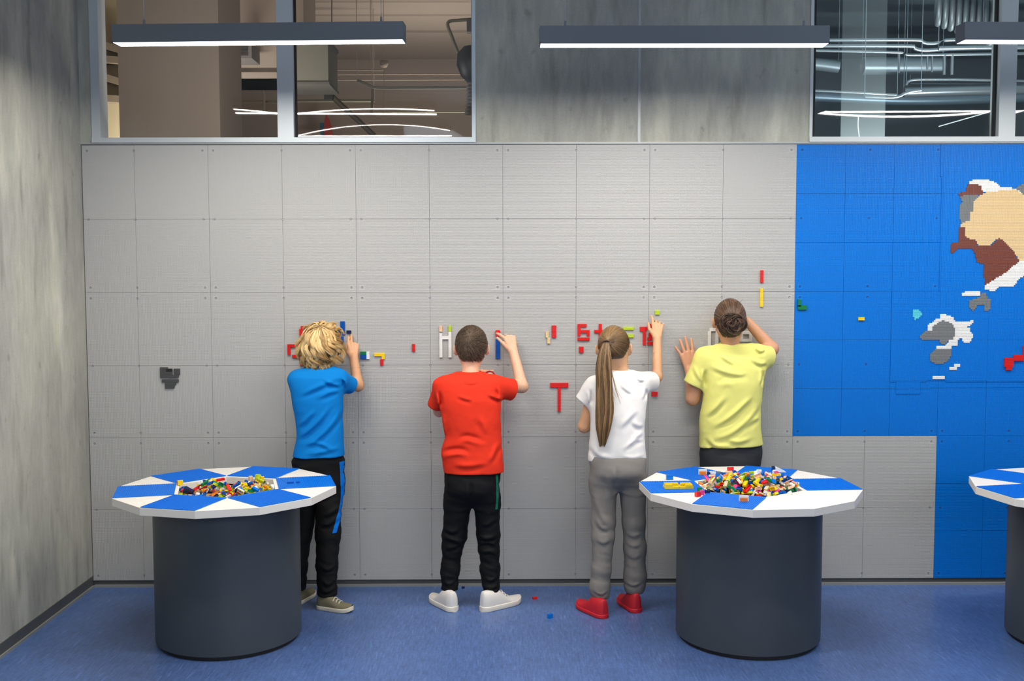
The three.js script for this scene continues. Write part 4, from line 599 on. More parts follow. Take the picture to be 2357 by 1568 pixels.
function ponytail(line, widths) {
  return (st, h) => {
    const rnd = rngOf(37), dark = lin(0.03, 0.016, 0.008), mid = lin(0.17, 0.092, 0.036), light = lin(0.5, 0.31, 0.13), inv = h.m.clone().invert(), B = V(...line[0]).applyMatrix4(inv), bd = V(B.x / h.R[0], B.y / h.R[1], B.z / h.R[2]).normalize();
    st.cap(h.R, (d) => hairline(d, 0.1, -0.55), h.m, lin(0.1, 0.06, 0.028), 0.005, 2);
    for (let k = 0; k < 3600; k++) {
      const d = sphereDir(rnd); if (hairline(d, 0.1, -0.55) < 0.5) continue; const far = Math.acos(clamp(d.dot(bd), -1, 1)); if (far < 0.2) continue;
      const pts = []; for (let i = 0; i < 10; i++) { const t = i / 9; pts.push(onHead(h, slerp(d, bd, t * 0.96), 0.0055 + 0.005 * smooth(0.75, 1, t) + 0.0012 * noise(d.x * 20, t * 3, d.z * 20))); }
      const gold = smooth(0.1, 0.7, d.y) * 0.6 + 0.2 * noise(d.x * 8, d.y * 8, d.z * 8); st.add(pts, 0.0006 + rnd() * 0.0007, mixc(mixc(dark, mid, rnd() * 0.8 + 0.35), light, gold * rnd()), 3, 0.7);
    }
    const c = new THREE.CatmullRomCurve3(line.map((p) => V(...p)));
    for (let k = 0; k < 1900; k++) {
      const rho = Math.sqrt(rnd()), psi = rnd() * 2 * Math.PI, end = rnd() < 0.45 ? 0.74 + rnd() * 0.24 : 0.9 + rnd() * 0.1, pts = [], ph = rnd() * 6, drift = (rnd() - 0.5) * 0.004, side = Math.cos(psi) * rho;
      for (let i = 0; i < 20; i++) { const t = (i / 19) * end, q = c.getPoint(t), f = t * (widths.length - 1), a = Math.floor(Math.min(f, widths.length - 2)), wd = widths[a] + (widths[a + 1] - widths[a]) * (f - a); q.x += side * wd + drift * Math.sin(t * 7 + ph) + 0.0025 * Math.sin(t * 13 + side * 5); q.z += Math.sin(psi) * rho * Math.min(wd * 0.55, 0.02); pts.push(q); }
      const band = 0.5 + 0.5 * Math.sin(side * 9 + 1), tone = rnd() * 0.6 + band * 0.4; st.add(pts, 0.0006 + rnd() * 0.0008, tone < 0.45 ? mixc(dark, mid, rnd()) : tone < 0.68 ? mixc(mid, light, rnd() * 0.35) : mixc(mid, light, 0.25 + rnd() * 0.7), 3, 0.25);
    }
    for (let k = 0; k < 14; k++) { const q = line[3], a = (rnd() - 0.3) * 0.02; st.add([V(line[1][0] + 0.012, line[1][1], line[1][2] + 0.004), V(line[2][0] + 0.03 + a, line[2][1] - 0.03, line[2][2]), V(q[0] + 0.035 + a * 2, q[1] - 0.01, q[2] + 0.008), V(q[0] + 0.055 + a * 2, q[1] - 0.04 - rnd() * 0.04, q[2] + 0.015)], 0.0008, mixc(mid, light, rnd() * 0.5), 3, 0.4); }
  };
}
function bunHair(bun) {
  return (st, h) => {
    const rnd = rngOf(53), dark = lin(0.02, 0.012, 0.009), mid = lin(0.095, 0.054, 0.036), light = lin(0.36, 0.2, 0.11), inv = h.m.clone().invert(), B = V(...bun).applyMatrix4(inv), bd = V(B.x / h.R[0], B.y / h.R[1], B.z / h.R[2]).normalize();
    st.cap(h.R, (d) => hairline(d, 0.1, -0.92), h.m, lin(0.03, 0.018, 0.012), 0.006, 5);
    for (let k = 0; k < 3600; k++) {
      const d = sphereDir(rnd); if (hairline(d, 0.1, -0.92) < 0.5) continue; const pts = []; for (let i = 0; i < 10; i++) { const t = i / 9; pts.push(onHead(h, slerp(d, bd, t * 0.86), 0.0065 + 0.01 * smooth(0.5, 1, t) + 0.003 * noise(d.x * 14 + t, d.y * 14, d.z * 14))); }
      st.add(pts, 0.0006 + rnd() * 0.0009, mixc(mixc(dark, mid, 0.2 + rnd() * 0.9), light, (d.y > 0.1 ? 0.45 : 0.12) * rnd() * rnd() * 2), 3, 0.7);
    }
    const X = V(1, 0, 0).transformDirection(h.m), Y = V(0, 1, 0).transformDirection(h.m), Z = V(0, 0, 1).transformDirection(h.m), C = V(...bun);
    for (let k = 0; k < 170; k++) {          // coils wound round the bun, each of several strands
      const r = 0.01 + rnd() * 0.034, z = 0.04 * Math.sqrt(Math.max(0, 1 - (r / 0.056) ** 2)) + (rnd() - 0.6) * 0.02 - 0.006, ph = rnd() * 6.28, arc = 1.2 + rnd() * 2.4, tx = (rnd() - 0.5) * 1.7, ty = (rnd() - 0.5) * 1.7, ox = (rnd() - 0.5) * 0.046, oy = (rnd() - 0.5) * 0.036, shadeOf = rnd();
      for (let n = 0; n < 9; n++) { const pts = [], dr = (rnd() - 0.5) * 0.006, dzz = (rnd() - 0.5) * 0.006;
      for (let i = 0; i < 14; i++) { const g = ph + (i / 13) * arc, a = Math.cos(g) * (r + dr) * 1.12, b = Math.sin(g) * (r + dr); pts.push(C.clone().addScaledVector(X, a + ox).addScaledVector(Y, b + oy).addScaledVector(Z, z + dzz + a * tx * 0.5 + b * ty * 0.5)); }
      st.add(pts, 0.0008 + rnd() * 0.0008, mixc(mixc(dark, mid, rnd() * 1.2), light, shadeOf < 0.4 ? 0.7 * rnd() : 0.08), 3, 0.3); }
    }
    for (let k = 0; k < 26; k++) { const d = sphereDir(rnd); if (d.y < 0.2 || d.z < -0.2) continue; const a = onHead(h, d, 0.006), b = onHead(h, d, 0.02 + rnd() * 0.012); b.x += 0.012; st.add([a, a.clone().lerp(b, 0.5).add(V(0.004, 0.004, 0)), b], 0.0007, mid, 3, 0.3); }
  };
}

// ------------------------------------------------------------------ the four children at the wall
const black = cloth(0.006, 0.006, 0.0065, 0.75);
person({
  label: 'child with wavy blond hair, bright blue t-shirt and black trousers with a blue side stripe', base: [0.62, 0.3], seed: 1.3, skin: lin(0.62, 0.32, 0.165), shirtMat: cloth(0.0, 0.175, 0.52), trouserMat: black, wrinkle: 0.007, foldZ: 0.25,
  shirt: [[0.7251, 0.4699, 0.735, 0.275, 0.092], [0.7954, 0.4835, 0.731, 0.272, 0.09], [0.8613, 0.495, 0.7293, 0.27, 0.088], [0.9493, 0.4894, 0.7279, 0.268, 0.088], [1.0371, 0.4726, 0.7307, 0.265, 0.09], [1.1025, 0.4617, 0.7351, 0.26, 0.088], [1.1504, 0.4592, 0.7436, 0.255, 0.08], [1.1785, 0.4805, 0.7257, 0.25, 0.06], [1.1999, 0.5411, 0.6857, 0.245, 0.045]],
  hem: [0.7523, 0.01],
  sleeves: [[[0.6989, 1.1384, 0.25], [0.7597, 1.0949, 0.175], 0.052, 0.041], [[0.5061, 1.1366, 0.25], [0.496, 1.0804, 0.18], 0.048, 0.04]],
  collar: { r: 0.05, tilt: 0.35, at: [0.6138, 1.1922, 0.235] },
  head: { at: [0.614, 1.3097, 0.215], yaw: -0.12, pitch: 0.05, r: [0.075, 0.097, 0.092], neck: cone([0.6152, 1.1711, 0.245], [0.6143, 1.2638, 0.22], 0.042, 0.042) },
  arms: [
    { shoulder: [0.7033, 1.1361, 0.25], elbow: [0.7867, 1.0922, 0.13], wrist: [0.7594, 1.2372, 0.085], r: [0.038, 0.029, 0.0215], hand: { size: 0.142, dir: [-0.08, 0.93, -0.35], back: [0.1, 0.1, 1], curl: [[0.25, 0.25, 0.15], [0.3, 0.25, 0.15], [1.2, 1.3, 0.8], [1.3, 1.3, 0.8]], spread: [-0.03, 0.0, -0.02, -0.06], thumb: [0.85, 0.3, -0.5] } },
    { shoulder: [0.5105, 1.1366, 0.25], elbow: [0.4969, 1.0669, 0.14], wrist: [0.5125, 1.137, 0.075], r: [0.036, 0.028, 0.021], hand: { left: true, size: 0.128, dir: [0.2, 0.9, -0.3], back: [0, 0.1, 1], curl: [[0.4, 0.4, 0.2], [0.4, 0.4, 0.2], [0.5, 0.4, 0.3], [0.5, 0.4, 0.3]] } },
  ],
  pelvis: [[0.5654, 0.5073, 0.7013, 0.254, 0.045], [0.6011, 0.4946, 0.7149, 0.254, 0.08], [0.6502, 0.4821, 0.7243, 0.254, 0.094], [0.7258, 0.4657, 0.7318, 0.254, 0.1], [0.7843, 0.5096, 0.7068, 0.272, 0.076]],
  legs: [[[[0.5477, 0.6077, 0.243], 0.064], [[0.5055, 0.337, 0.262], 0.055], [[0.4903, 0.1977, 0.285], 0.05], [[0.4916, 0.0857, 0.3], 0.046]], [[[0.6569, 0.6112, 0.262], 0.07], [[0.6521, 0.3586, 0.305], 0.062], [[0.6517, 0.2126, 0.34], 0.053], [[0.6517, 0.054, 0.365], 0.05]]],
  cuffs: [[0.4916, 0.075], [0.6526, 0.065]],
  legFolds: [[[[0.6265, 0.4587, 0.4], [0.6804, 0.4803, 0.4], [0.7238, 0.5128, 0.4]], 0.006, 0.012], [[[0.6151, 0.4152, 0.4], [0.669, 0.4259, 0.4], [0.7124, 0.4585, 0.4]], 0.006, 0.011], [[[0.6232, 0.2185, 0.4], [0.6661, 0.2031, 0.4], [0.7095, 0.2292, 0.4]], 0.006, 0.009], [[[0.6288, 0.1528, 0.4], [0.6695, 0.1307, 0.4], [0.7087, 0.1635, 0.4]], 0.006, 0.009], [[[0.6152, 0.1067, 0.4], [0.6582, 0.0934, 0.4], [0.7016, 0.1108, 0.4]], 0.006, 0.008], [[[0.553, 0.5785, 0.4], [0.6278, 0.5566, 0.4], [0.7033, 0.5889, 0.4]], 0.005, 0.014]],
  stripes: [{ path: [[0.7243, 0.7272, 0.29], [0.7276, 0.6432, 0.29], [0.729, 0.5768, 0.29], [0.7238, 0.5102, 0.29], [0.7093, 0.446, 0.3], [0.6925, 0.3775, 0.31]], half: 0.0095, mat: cloth(0.0, 0.15, 0.6), label: 'bright blue stripe down the side' }],
  folds: [[[[0.5107, 0.8475, 0.35], [0.5587, 0.8844, 0.35], [0.6242, 0.9429, 0.35], [0.69, 1.036, 0.35]], 0.008, 0.012], [[[0.5252, 0.8039, 0.35], [0.6121, 0.8516, 0.35], [0.6886, 0.9275, 0.35], [0.7328, 1.0142, 0.35]], 0.007, 0.012], [[[0.5094, 0.9062, 0.35], [0.5596, 0.9495, 0.35], [0.6099, 1.0037, 0.35]], 0.006, 0.012], [[[0.5074, 1.0581, 0.35], [0.5832, 1.0947, 0.35], [0.6632, 1.1291, 0.35], [0.7345, 1.1592, 0.35]], 0.006, 0.013], [[[0.6378, 1.1551, 0.35], [0.6847, 1.1247, 0.35], [0.734, 1.1117, 0.35]], 0.006, 0.01], [[[0.604, 1.047, 0.35], [0.669, 1.0794, 0.35], [0.7295, 1.0944, 0.35]], 0.005, 0.012], [[[0.5471, 0.8256, 0.35], [0.6226, 0.8298, 0.35], [0.7084, 0.786, 0.35]], 0.005, 0.011], [[[0.5463, 0.7733, 0.35], [0.6328, 0.7862, 0.35], [0.7303, 0.8077, 0.35]], 0.004, 0.012], [[[0.7332, 1.1543, 0.3], [0.748, 1.128, 0.3], [0.7411, 1.0888, 0.3]], 0.006, 0.008]],
  shoes: [{ heel: [0.487, 0.315], toe: [0.54, 0.135], width: 0.034, collar: 0.062, sole: 0.02, laces: false, label: 'khaki canvas shoe, the left one' }, { heel: [0.605, 0.366], toe: [0.792, 0.438], width: 0.037, collar: 0.07, sole: 0.021, laces: true, label: 'khaki canvas shoe turned outwards, the right one' }],
  shoeMats: { upper: cloth(0.2, 0.175, 0.11, 0.9), sole: M(lin(0.72, 0.66, 0.52), 0.6), lace: M(lin(0.7, 0.68, 0.62), 0.7) },
  hair: wavyBlond, hairRough: 0.42,
});
person({
  label: 'child with short brown hair in an orange-red t-shirt, black trousers and white high-top shoes', base: [1.36, 0.36], seed: 4.1, skin: lin(0.72, 0.42, 0.27), shirtMat: cloth(0.68, 0.032, 0.012), seamMat: cloth(0.5, 0.022, 0.01), trouserMat: black, wrinkle: 0.009, foldZ: 0.32,
  shirt: [[0.6783, 1.2401, 1.5401, 0.365, 0.106], [0.7428, 1.2337, 1.5359, 0.36, 0.106], [0.7964, 1.2272, 1.5339, 0.355, 0.1], [0.871, 1.2487, 1.5275, 0.345, 0.095], [0.9567, 1.2313, 1.5233, 0.335, 0.095], [1.042, 1.2114, 1.5234, 0.32, 0.096], [1.0948, 1.1999, 1.5235, 0.305, 0.092], [1.1309, 1.2038, 1.5148, 0.295, 0.082], [1.156, 1.2403, 1.4886, 0.285, 0.062], [1.1746, 1.2922, 1.4449, 0.275, 0.046]],
  hem: [0.6873, 0.012],
  sleeves: [[[1.4929, 1.1056, 0.29], [1.5825, 1.0796, 0.235], 0.056, 0.054], [[1.2356, 1.0991, 0.285], [1.1908, 0.9954, 0.245], 0.05, 0.036]],
  collar: { r: 0.053, tilt: 0.3, at: [1.3747, 1.1625, 0.265] },
  head: { at: [1.3765, 1.3029, 0.235], yaw: 0.06, pitch: 0.06, r: [0.074, 0.095, 0.094], neck: cone([1.3728, 1.1503, 0.275], [1.3744, 1.2531, 0.245], 0.043, 0.043) },
  arms: [
    { shoulder: [1.4972, 1.1073, 0.285], elbow: [1.6316, 1.0917, 0.185], wrist: [1.588, 1.269, 0.08], r: [0.039, 0.032, 0.0225], hand: { size: 0.15, dir: [-0.26, 0.94, -0.22], back: [0.15, 0.25, 0.95], curl: [[0.3, 0.35, 0.35], [1.15, 1.1, 0.7], [1.3, 1.2, 0.8], [1.4, 1.2, 0.8]], spread: [0.62, 0.18, 0.02, -0.12], thumb: [0.92, 0.5, -0.12], thumbTip: [0.88, 0.52, -0.05] } },
    { shoulder: [1.2353, 1.0942, 0.28], elbow: [1.2107, 0.9715, 0.215], wrist: [1.3751, 1.12, 0.15], r: [0.037, 0.03, 0.021], hand: { left: true, size: 0.13, dir: [0.8, 0.6, 0.05], back: [-0.4, 0.5, 0.75], curl: [[0.3, 0.3, 0.2], [0.35, 0.3, 0.2], [0.6, 0.5, 0.3], [0.7, 0.5, 0.4]] } },
  ],
  pelvis: [[0.5154, 1.2734, 1.4899, 0.36, 0.045], [0.5505, 1.2606, 1.503, 0.36, 0.08], [0.5997, 1.2482, 1.514, 0.365, 0.108], [0.6883, 1.2442, 1.5228, 0.36, 0.1], [0.7375, 1.2679, 1.5013, 0.355, 0.082]],
  legs: [[[[1.3123, 0.5449, 0.355], 0.068], [[1.2911, 0.3544, 0.34], 0.06], [[1.2799, 0.2992, 0.34], 0.05], [[1.2708, 0.19, 0.345], 0.046], [[1.2643, 0.0866, 0.355], 0.043]], [[[1.4532, 0.5456, 0.36], 0.066], [[1.4611, 0.3631, 0.35], 0.057], [[1.4631, 0.2969, 0.35], 0.052], [[1.4693, 0.1922, 0.355], 0.046], [[1.4757, 0.0816, 0.37], 0.042]]],
  cuffs: [[1.2643, 0.088], [1.4757, 0.088]],
  legFolds: [[[[1.237, 0.3669, 0.38], [1.2909, 0.3536, 0.38], [1.3448, 0.3271, 0.38]], 0.009, 0.011], [[[1.2366, 0.3055, 0.38], [1.2842, 0.3141, 0.38], [1.334, 0.3359, 0.38]], 0.007, 0.01], [[[1.2415, 0.4085, 0.38], [1.2803, 0.393, 0.38], [1.3279, 0.4148, 0.38]], 0.006, 0.011], [[[1.4098, 0.3708, 0.38], [1.4573, 0.3618, 0.38], [1.5135, 0.3792, 0.38]], 0.009, 0.011], [[[1.414, 0.3313, 0.38], [1.4637, 0.3399, 0.38], [1.5134, 0.3178, 0.38]], 0.007, 0.009], [[[1.4181, 0.283, 0.38], [1.4657, 0.296, 0.38], [1.5133, 0.2739, 0.38]], 0.006, 0.009], [[[1.4186, 0.4233, 0.38], [1.464, 0.4363, 0.38], [1.5094, 0.4624, 0.38]], 0.005, 0.011], [[[1.2226, 0.145, 0.38], [1.2659, 0.1295, 0.38], [1.3049, 0.147, 0.38]], 0.006, 0.008], [[[1.4307, 0.1664, 0.38], [1.4739, 0.1508, 0.38], [1.5173, 0.1727, 0.38]], 0.006, 0.009], [[[1.4305, 0.1223, 0.38], [1.4738, 0.1112, 0.38], [1.5172, 0.1265, 0.38]], 0.006, 0.008], [[[1.3765, 0.6699, 0.38], [1.3784, 0.6046, 0.38], [1.3781, 0.5283, 0.38]], -0.006, 0.01]],
  stripes: [{ path: [[1.5057, 0.6805, 0.38], [1.5077, 0.637, 0.38], [1.5076, 0.5716, 0.38], [1.5031, 0.5061, 0.38]], half: 0.006, mat: cloth(0.01, 0.14, 0.085), label: 'dark green stripe at the hip' }],
  folds: [[[[1.304, 1.0757, 0.35], [1.3513, 1.0583, 0.35], [1.3944, 1.0495, 0.35]], 0.005, 0.01], [[[1.2203, 0.7803, 0.35], [1.281, 0.8063, 0.35], [1.335, 0.8106, 0.35], [1.3847, 0.793, 0.35]], -0.009, 0.013], [[[1.3028, 0.8542, 0.35], [1.3569, 0.8759, 0.35], [1.4001, 0.867, 0.35], [1.4648, 0.8451, 0.35]], -0.007, 0.013], [[[1.4113, 0.9801, 0.35], [1.4435, 0.9257, 0.35], [1.4584, 0.8712, 0.35]], 0.004, 0.016], [[[1.4645, 0.7404, 0.35], [1.4862, 0.784, 0.35], [1.5145, 0.8493, 0.35]], 0.006, 0.013], [[[1.2806, 0.7409, 0.35], [1.3671, 0.7363, 0.35], [1.4753, 0.7513, 0.35]], 0.005, 0.014], [[[1.2389, 0.9913, 0.35], [1.2427, 0.9153, 0.35], [1.251, 0.85, 0.35]], 0.005, 0.012], [[[1.4542, 1.085, 0.32], [1.5018, 1.0587, 0.32], [1.5408, 1.0456, 0.32]], 0.006, 0.011], [[[1.325, 1.1472, 0.33], [1.3789, 1.1297, 0.33], [1.433, 1.147, 0.33]], 0.003, 0.008], [[[1.5083, 1.1154, 0.3], [1.519, 1.0717, 0.3], [1.5146, 1.0279, 0.3]], 0.005, 0.008], [[[1.2167, 1.0975, 0.33], [1.2293, 1.0431, 0.33], [1.2269, 0.9996, 0.33]], -0.007, 0.009]],
  seams: [[[[1.2169, 1.0924, 0.4], [1.3065, 1.09, 0.4], [1.4025, 1.0898, 0.4], [1.5156, 1.096, 0.4]], 0.0018, 0.0012]],
  shoes: [{ heel: [1.296, 0.44], toe: [1.172, 0.24], width: 0.04, collar: 0.098, sole: 0.026, laces: false, label: 'white high-top shoe pointing left to the wall' }, { heel: [1.425, 0.436], toe: [1.618, 0.276], width: 0.041, collar: 0.1, sole: 0.026, laces: true, label: 'white high-top shoe turned out to the right' }],
  shoeMats: { upper: M(lin(0.72, 0.68, 0.63), 0.55), sole: M(lin(0.76, 0.7, 0.6), 0.5), lace: M(lin(0.75, 0.72, 0.68), 0.7) },
  hair: shortBrown, hairRough: 0.6,
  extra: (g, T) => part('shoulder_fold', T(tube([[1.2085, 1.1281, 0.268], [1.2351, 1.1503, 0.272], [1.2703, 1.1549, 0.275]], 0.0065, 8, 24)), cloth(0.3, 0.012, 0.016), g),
});
person({
  label: 'child with a long brown ponytail, white t-shirt, grey jogging trousers and red shoes', base: [2.06, 0.41], seed: 7.7, skin: lin(0.66, 0.36, 0.19), shirtMat: cloth(0.72, 0.7, 0.68), trouserMat: cloth(0.205, 0.19, 0.175, 0.95), wrinkle: 0.0035, foldZ: 0.36,
  shirt: [[0.7264, 1.9541, 2.2438, 0.4, 0.1], [0.8021, 1.9561, 2.239, 0.4, 0.1], [0.8977, 1.9651, 2.2333, 0.39, 0.096], [0.9827, 1.9657, 2.2405, 0.38, 0.096], [1.0559, 1.9562, 2.2512, 0.36, 0.094], [1.1083, 1.9508, 2.2572, 0.345, 0.088], [1.1419, 1.9687, 2.254, 0.335, 0.076], [1.1672, 2.0124, 2.2244, 0.328, 0.056], [1.186, 2.0692, 2.1904, 0.322, 0.04]],
  hem: [0.7521, 0.028],
  sleeves: [[[1.9943, 1.112, 0.34], [1.9348, 1.0284, 0.33], 0.05, 0.043], [[2.2201, 1.1278, 0.33], [2.2866, 1.1243, 0.255], 0.052, 0.05]],
  collar: { r: 0.045, tilt: 0.3, at: [2.1306, 1.1744, 0.315] },
  head: { at: [2.0898, 1.3063, 0.305], yaw: -0.2, pitch: 0.02, roll: 0.04, r: [0.075, 0.098, 0.093], neck: cone([2.1296, 1.1536, 0.325], [2.1047, 1.2566, 0.31], 0.037, 0.038) },
  arms: [
    { shoulder: [2.2294, 1.1316, 0.325], elbow: [2.3256, 1.1373, 0.165], wrist: [2.3362, 1.3363, 0.096], r: [0.036, 0.0275, 0.0205], hand: { size: 0.144, dir: [0.06, 0.93, -0.35], back: [0.1, 0.1, 1], curl: [[0.2, 0.3, 0.2], [0.75, 0.55, 0.3], [0.75, 0.6, 0.3], [0.6, 0.5, 0.3]], spread: [0.06, -0.22, -0.4, -0.6], thumb: [0.8, 0.5, -0.35], thumbTip: [0.95, 0.1, -0.3] } },
    { shoulder: [1.9991, 1.1071, 0.335], elbow: [1.9438, 0.9019, 0.3], wrist: [1.9951, 0.9435, 0.12], r: [0.037, 0.031, 0.021], hand: { left: true, size: 0.128, dir: [0.2, 0.75, -0.62], back: [-0.2, 0.5, 0.8], curl: [[0.3, 0.3, 0.2], [0.3, 0.3, 0.2], [0.4, 0.3, 0.2], [0.4, 0.4, 0.2]] } },
  ],
  pelvis: [[0.607, 1.9923, 2.2153, 0.41, 0.045], [0.6417, 1.9793, 2.228, 0.41, 0.08], [0.6903, 1.9681, 2.2356, 0.415, 0.11], [0.7607, 1.9618, 2.2401, 0.41, 0.1], [0.8129, 1.986, 2.2132, 0.4, 0.08]],
  legs: [[[[2.0299, 0.6392, 0.42], 0.068], [[2.0297, 0.4509, 0.43], 0.058], [[2.0269, 0.3775, 0.44], 0.055], [[2.0176, 0.2189, 0.455], 0.048], [[2.0089, 0.1292, 0.46], 0.05], [[2.0172, 0.0699, 0.465], 0.04]], [[[2.1744, 0.6368, 0.41], 0.067], [[2.1831, 0.4433, 0.4], 0.056], [[2.1882, 0.3123, 0.4], 0.054], [[2.1911, 0.1698, 0.4], 0.054], [[2.1893, 0.1193, 0.4], 0.05], [[2.1852, 0.0797, 0.4], 0.04]]],
  cuffs: [[2.0134, 0.078], [2.1851, 0.085]],
  legFolds: [[[[1.9784, 0.6384, 0.5], [1.9913, 0.5531, 0.5], [2.0254, 0.4676, 0.5], [2.0572, 0.4354, 0.5]], 0.0042, 0.014], [[[2.0349, 0.7127, 0.5], [2.05, 0.6382, 0.5], [2.0629, 0.5742, 0.5]], 0.0042, 0.013], [[[1.983, 0.5104, 0.5], [2.0149, 0.4355, 0.5], [2.0635, 0.4247, 0.5]], 0.0049, 0.011], [[[1.9876, 0.3821, 0.5], [2.0215, 0.3605, 0.5], [2.0637, 0.3819, 0.5]], 0.0035, 0.011], [[[2.1312, 0.4031, 0.5], [2.1736, 0.3815, 0.5], [2.22, 0.3985, 0.5]], 0.0028, 0.01], [[[2.1315, 0.3495, 0.5], [2.1781, 0.3343, 0.5], [2.2246, 0.3471, 0.5]], 0.0028, 0.01], [[[2.136, 0.2958, 0.5], [2.1785, 0.2742, 0.5], [2.2164, 0.2956, 0.5]], 0.0028, 0.01], [[[1.9673, 0.1328, 0.5], [2.0097, 0.1111, 0.5], [2.0521, 0.1282, 0.5]], 0.0042, 0.007], [[[1.9758, 0.1026, 0.5], [2.0141, 0.0852, 0.5], [2.0479, 0.1024, 0.5]], 0.0035, 0.006], [[[2.1283, 0.156, 0.5], [2.175, 0.1365, 0.5], [2.2258, 0.1579, 0.5]], 0.0042, 0.008], [[[2.0874, 0.7444, 0.5], [2.0877, 0.6913, 0.5], [2.09, 0.6338, 0.5]], -0.0042, 0.01]],
  folds: [[[[2.1445, 0.8341, 0.4], [2.1828, 0.8771, 0.4], [2.2213, 0.8943, 0.4]], 0.006, 0.012], [[[2.1082, 0.8126, 0.4], [2.1722, 0.8556, 0.4], [2.23, 0.8662, 0.4]], 0.005, 0.011], [[[2.0927, 0.9097, 0.4], [2.1395, 0.9634, 0.4], [2.1927, 1.0171, 0.4]], 0.005, 0.014], [[[2.1066, 1.1354, 0.4], [2.1388, 1.1031, 0.4], [2.171, 1.0816, 0.4]], 0.005, 0.009], [[[1.9731, 0.8345, 0.4], [2.0011, 0.7912, 0.4], [2.0976, 0.7737, 0.4]], 0.005, 0.013], [[[2.1872, 1.1689, 0.35], [2.2088, 1.1472, 0.35], [2.239, 1.1472, 0.35]], 0.006, 0.008], [[[1.9637, 1.1035, 0.4], [1.9724, 1.0606, 0.4], [1.9683, 1.0176, 0.4]], -0.006, 0.009], [[[2.2414, 1.1082, 0.35], [2.2395, 1.0757, 0.35], [2.2267, 1.0432, 0.35]], -0.006, 0.009], [[[2.0976, 0.791, 0.4], [2.1619, 0.7778, 0.4], [2.2369, 0.7906, 0.4]], 0.003, 0.01], [[[2.1567, 0.9634, 0.4], [2.1932, 0.931, 0.4], [2.2296, 0.9309, 0.4]], 0.004, 0.012]],
  shoes: [{ heel: [2.03, 0.55], toe: [1.915, 0.345], width: 0.04, collar: 0.092, sole: 0.02, label: 'red shoe, the left one, nearer' }, { heel: [2.196, 0.468], toe: [2.137, 0.262], width: 0.039, collar: 0.095, sole: 0.02, label: 'red shoe, the right one, nearer the wall' }],
  shoeMats: { upper: M(lin(0.5, 0.008, 0.018), 0.6), sole: M(lin(0.55, 0.01, 0.02), 0.55), lace: M(lin(0.6, 0.02, 0.03), 0.7) },
  hair: ponytail([[2.0428, 1.3415, 0.412], [2.0327, 1.292, 0.432], [2.0269, 1.2046, 0.452], [2.0279, 1.1109, 0.468], [2.0284, 1.0078, 0.49], [2.0206, 0.9156, 0.51], [2.0138, 0.8328, 0.52]], [0.012, 0.026, 0.038, 0.043, 0.043, 0.034, 0.016]), hairRough: 0.4,
  extra: (g, T) => part('hair_tie', T(new THREE.TorusGeometry(0.013, 0.004, 8, 20).rotateX(0.9).translate(...[2.0403, 1.3354, 0.416])), M(lin(0.12, 0.07, 0.04), 0.8), g),
});
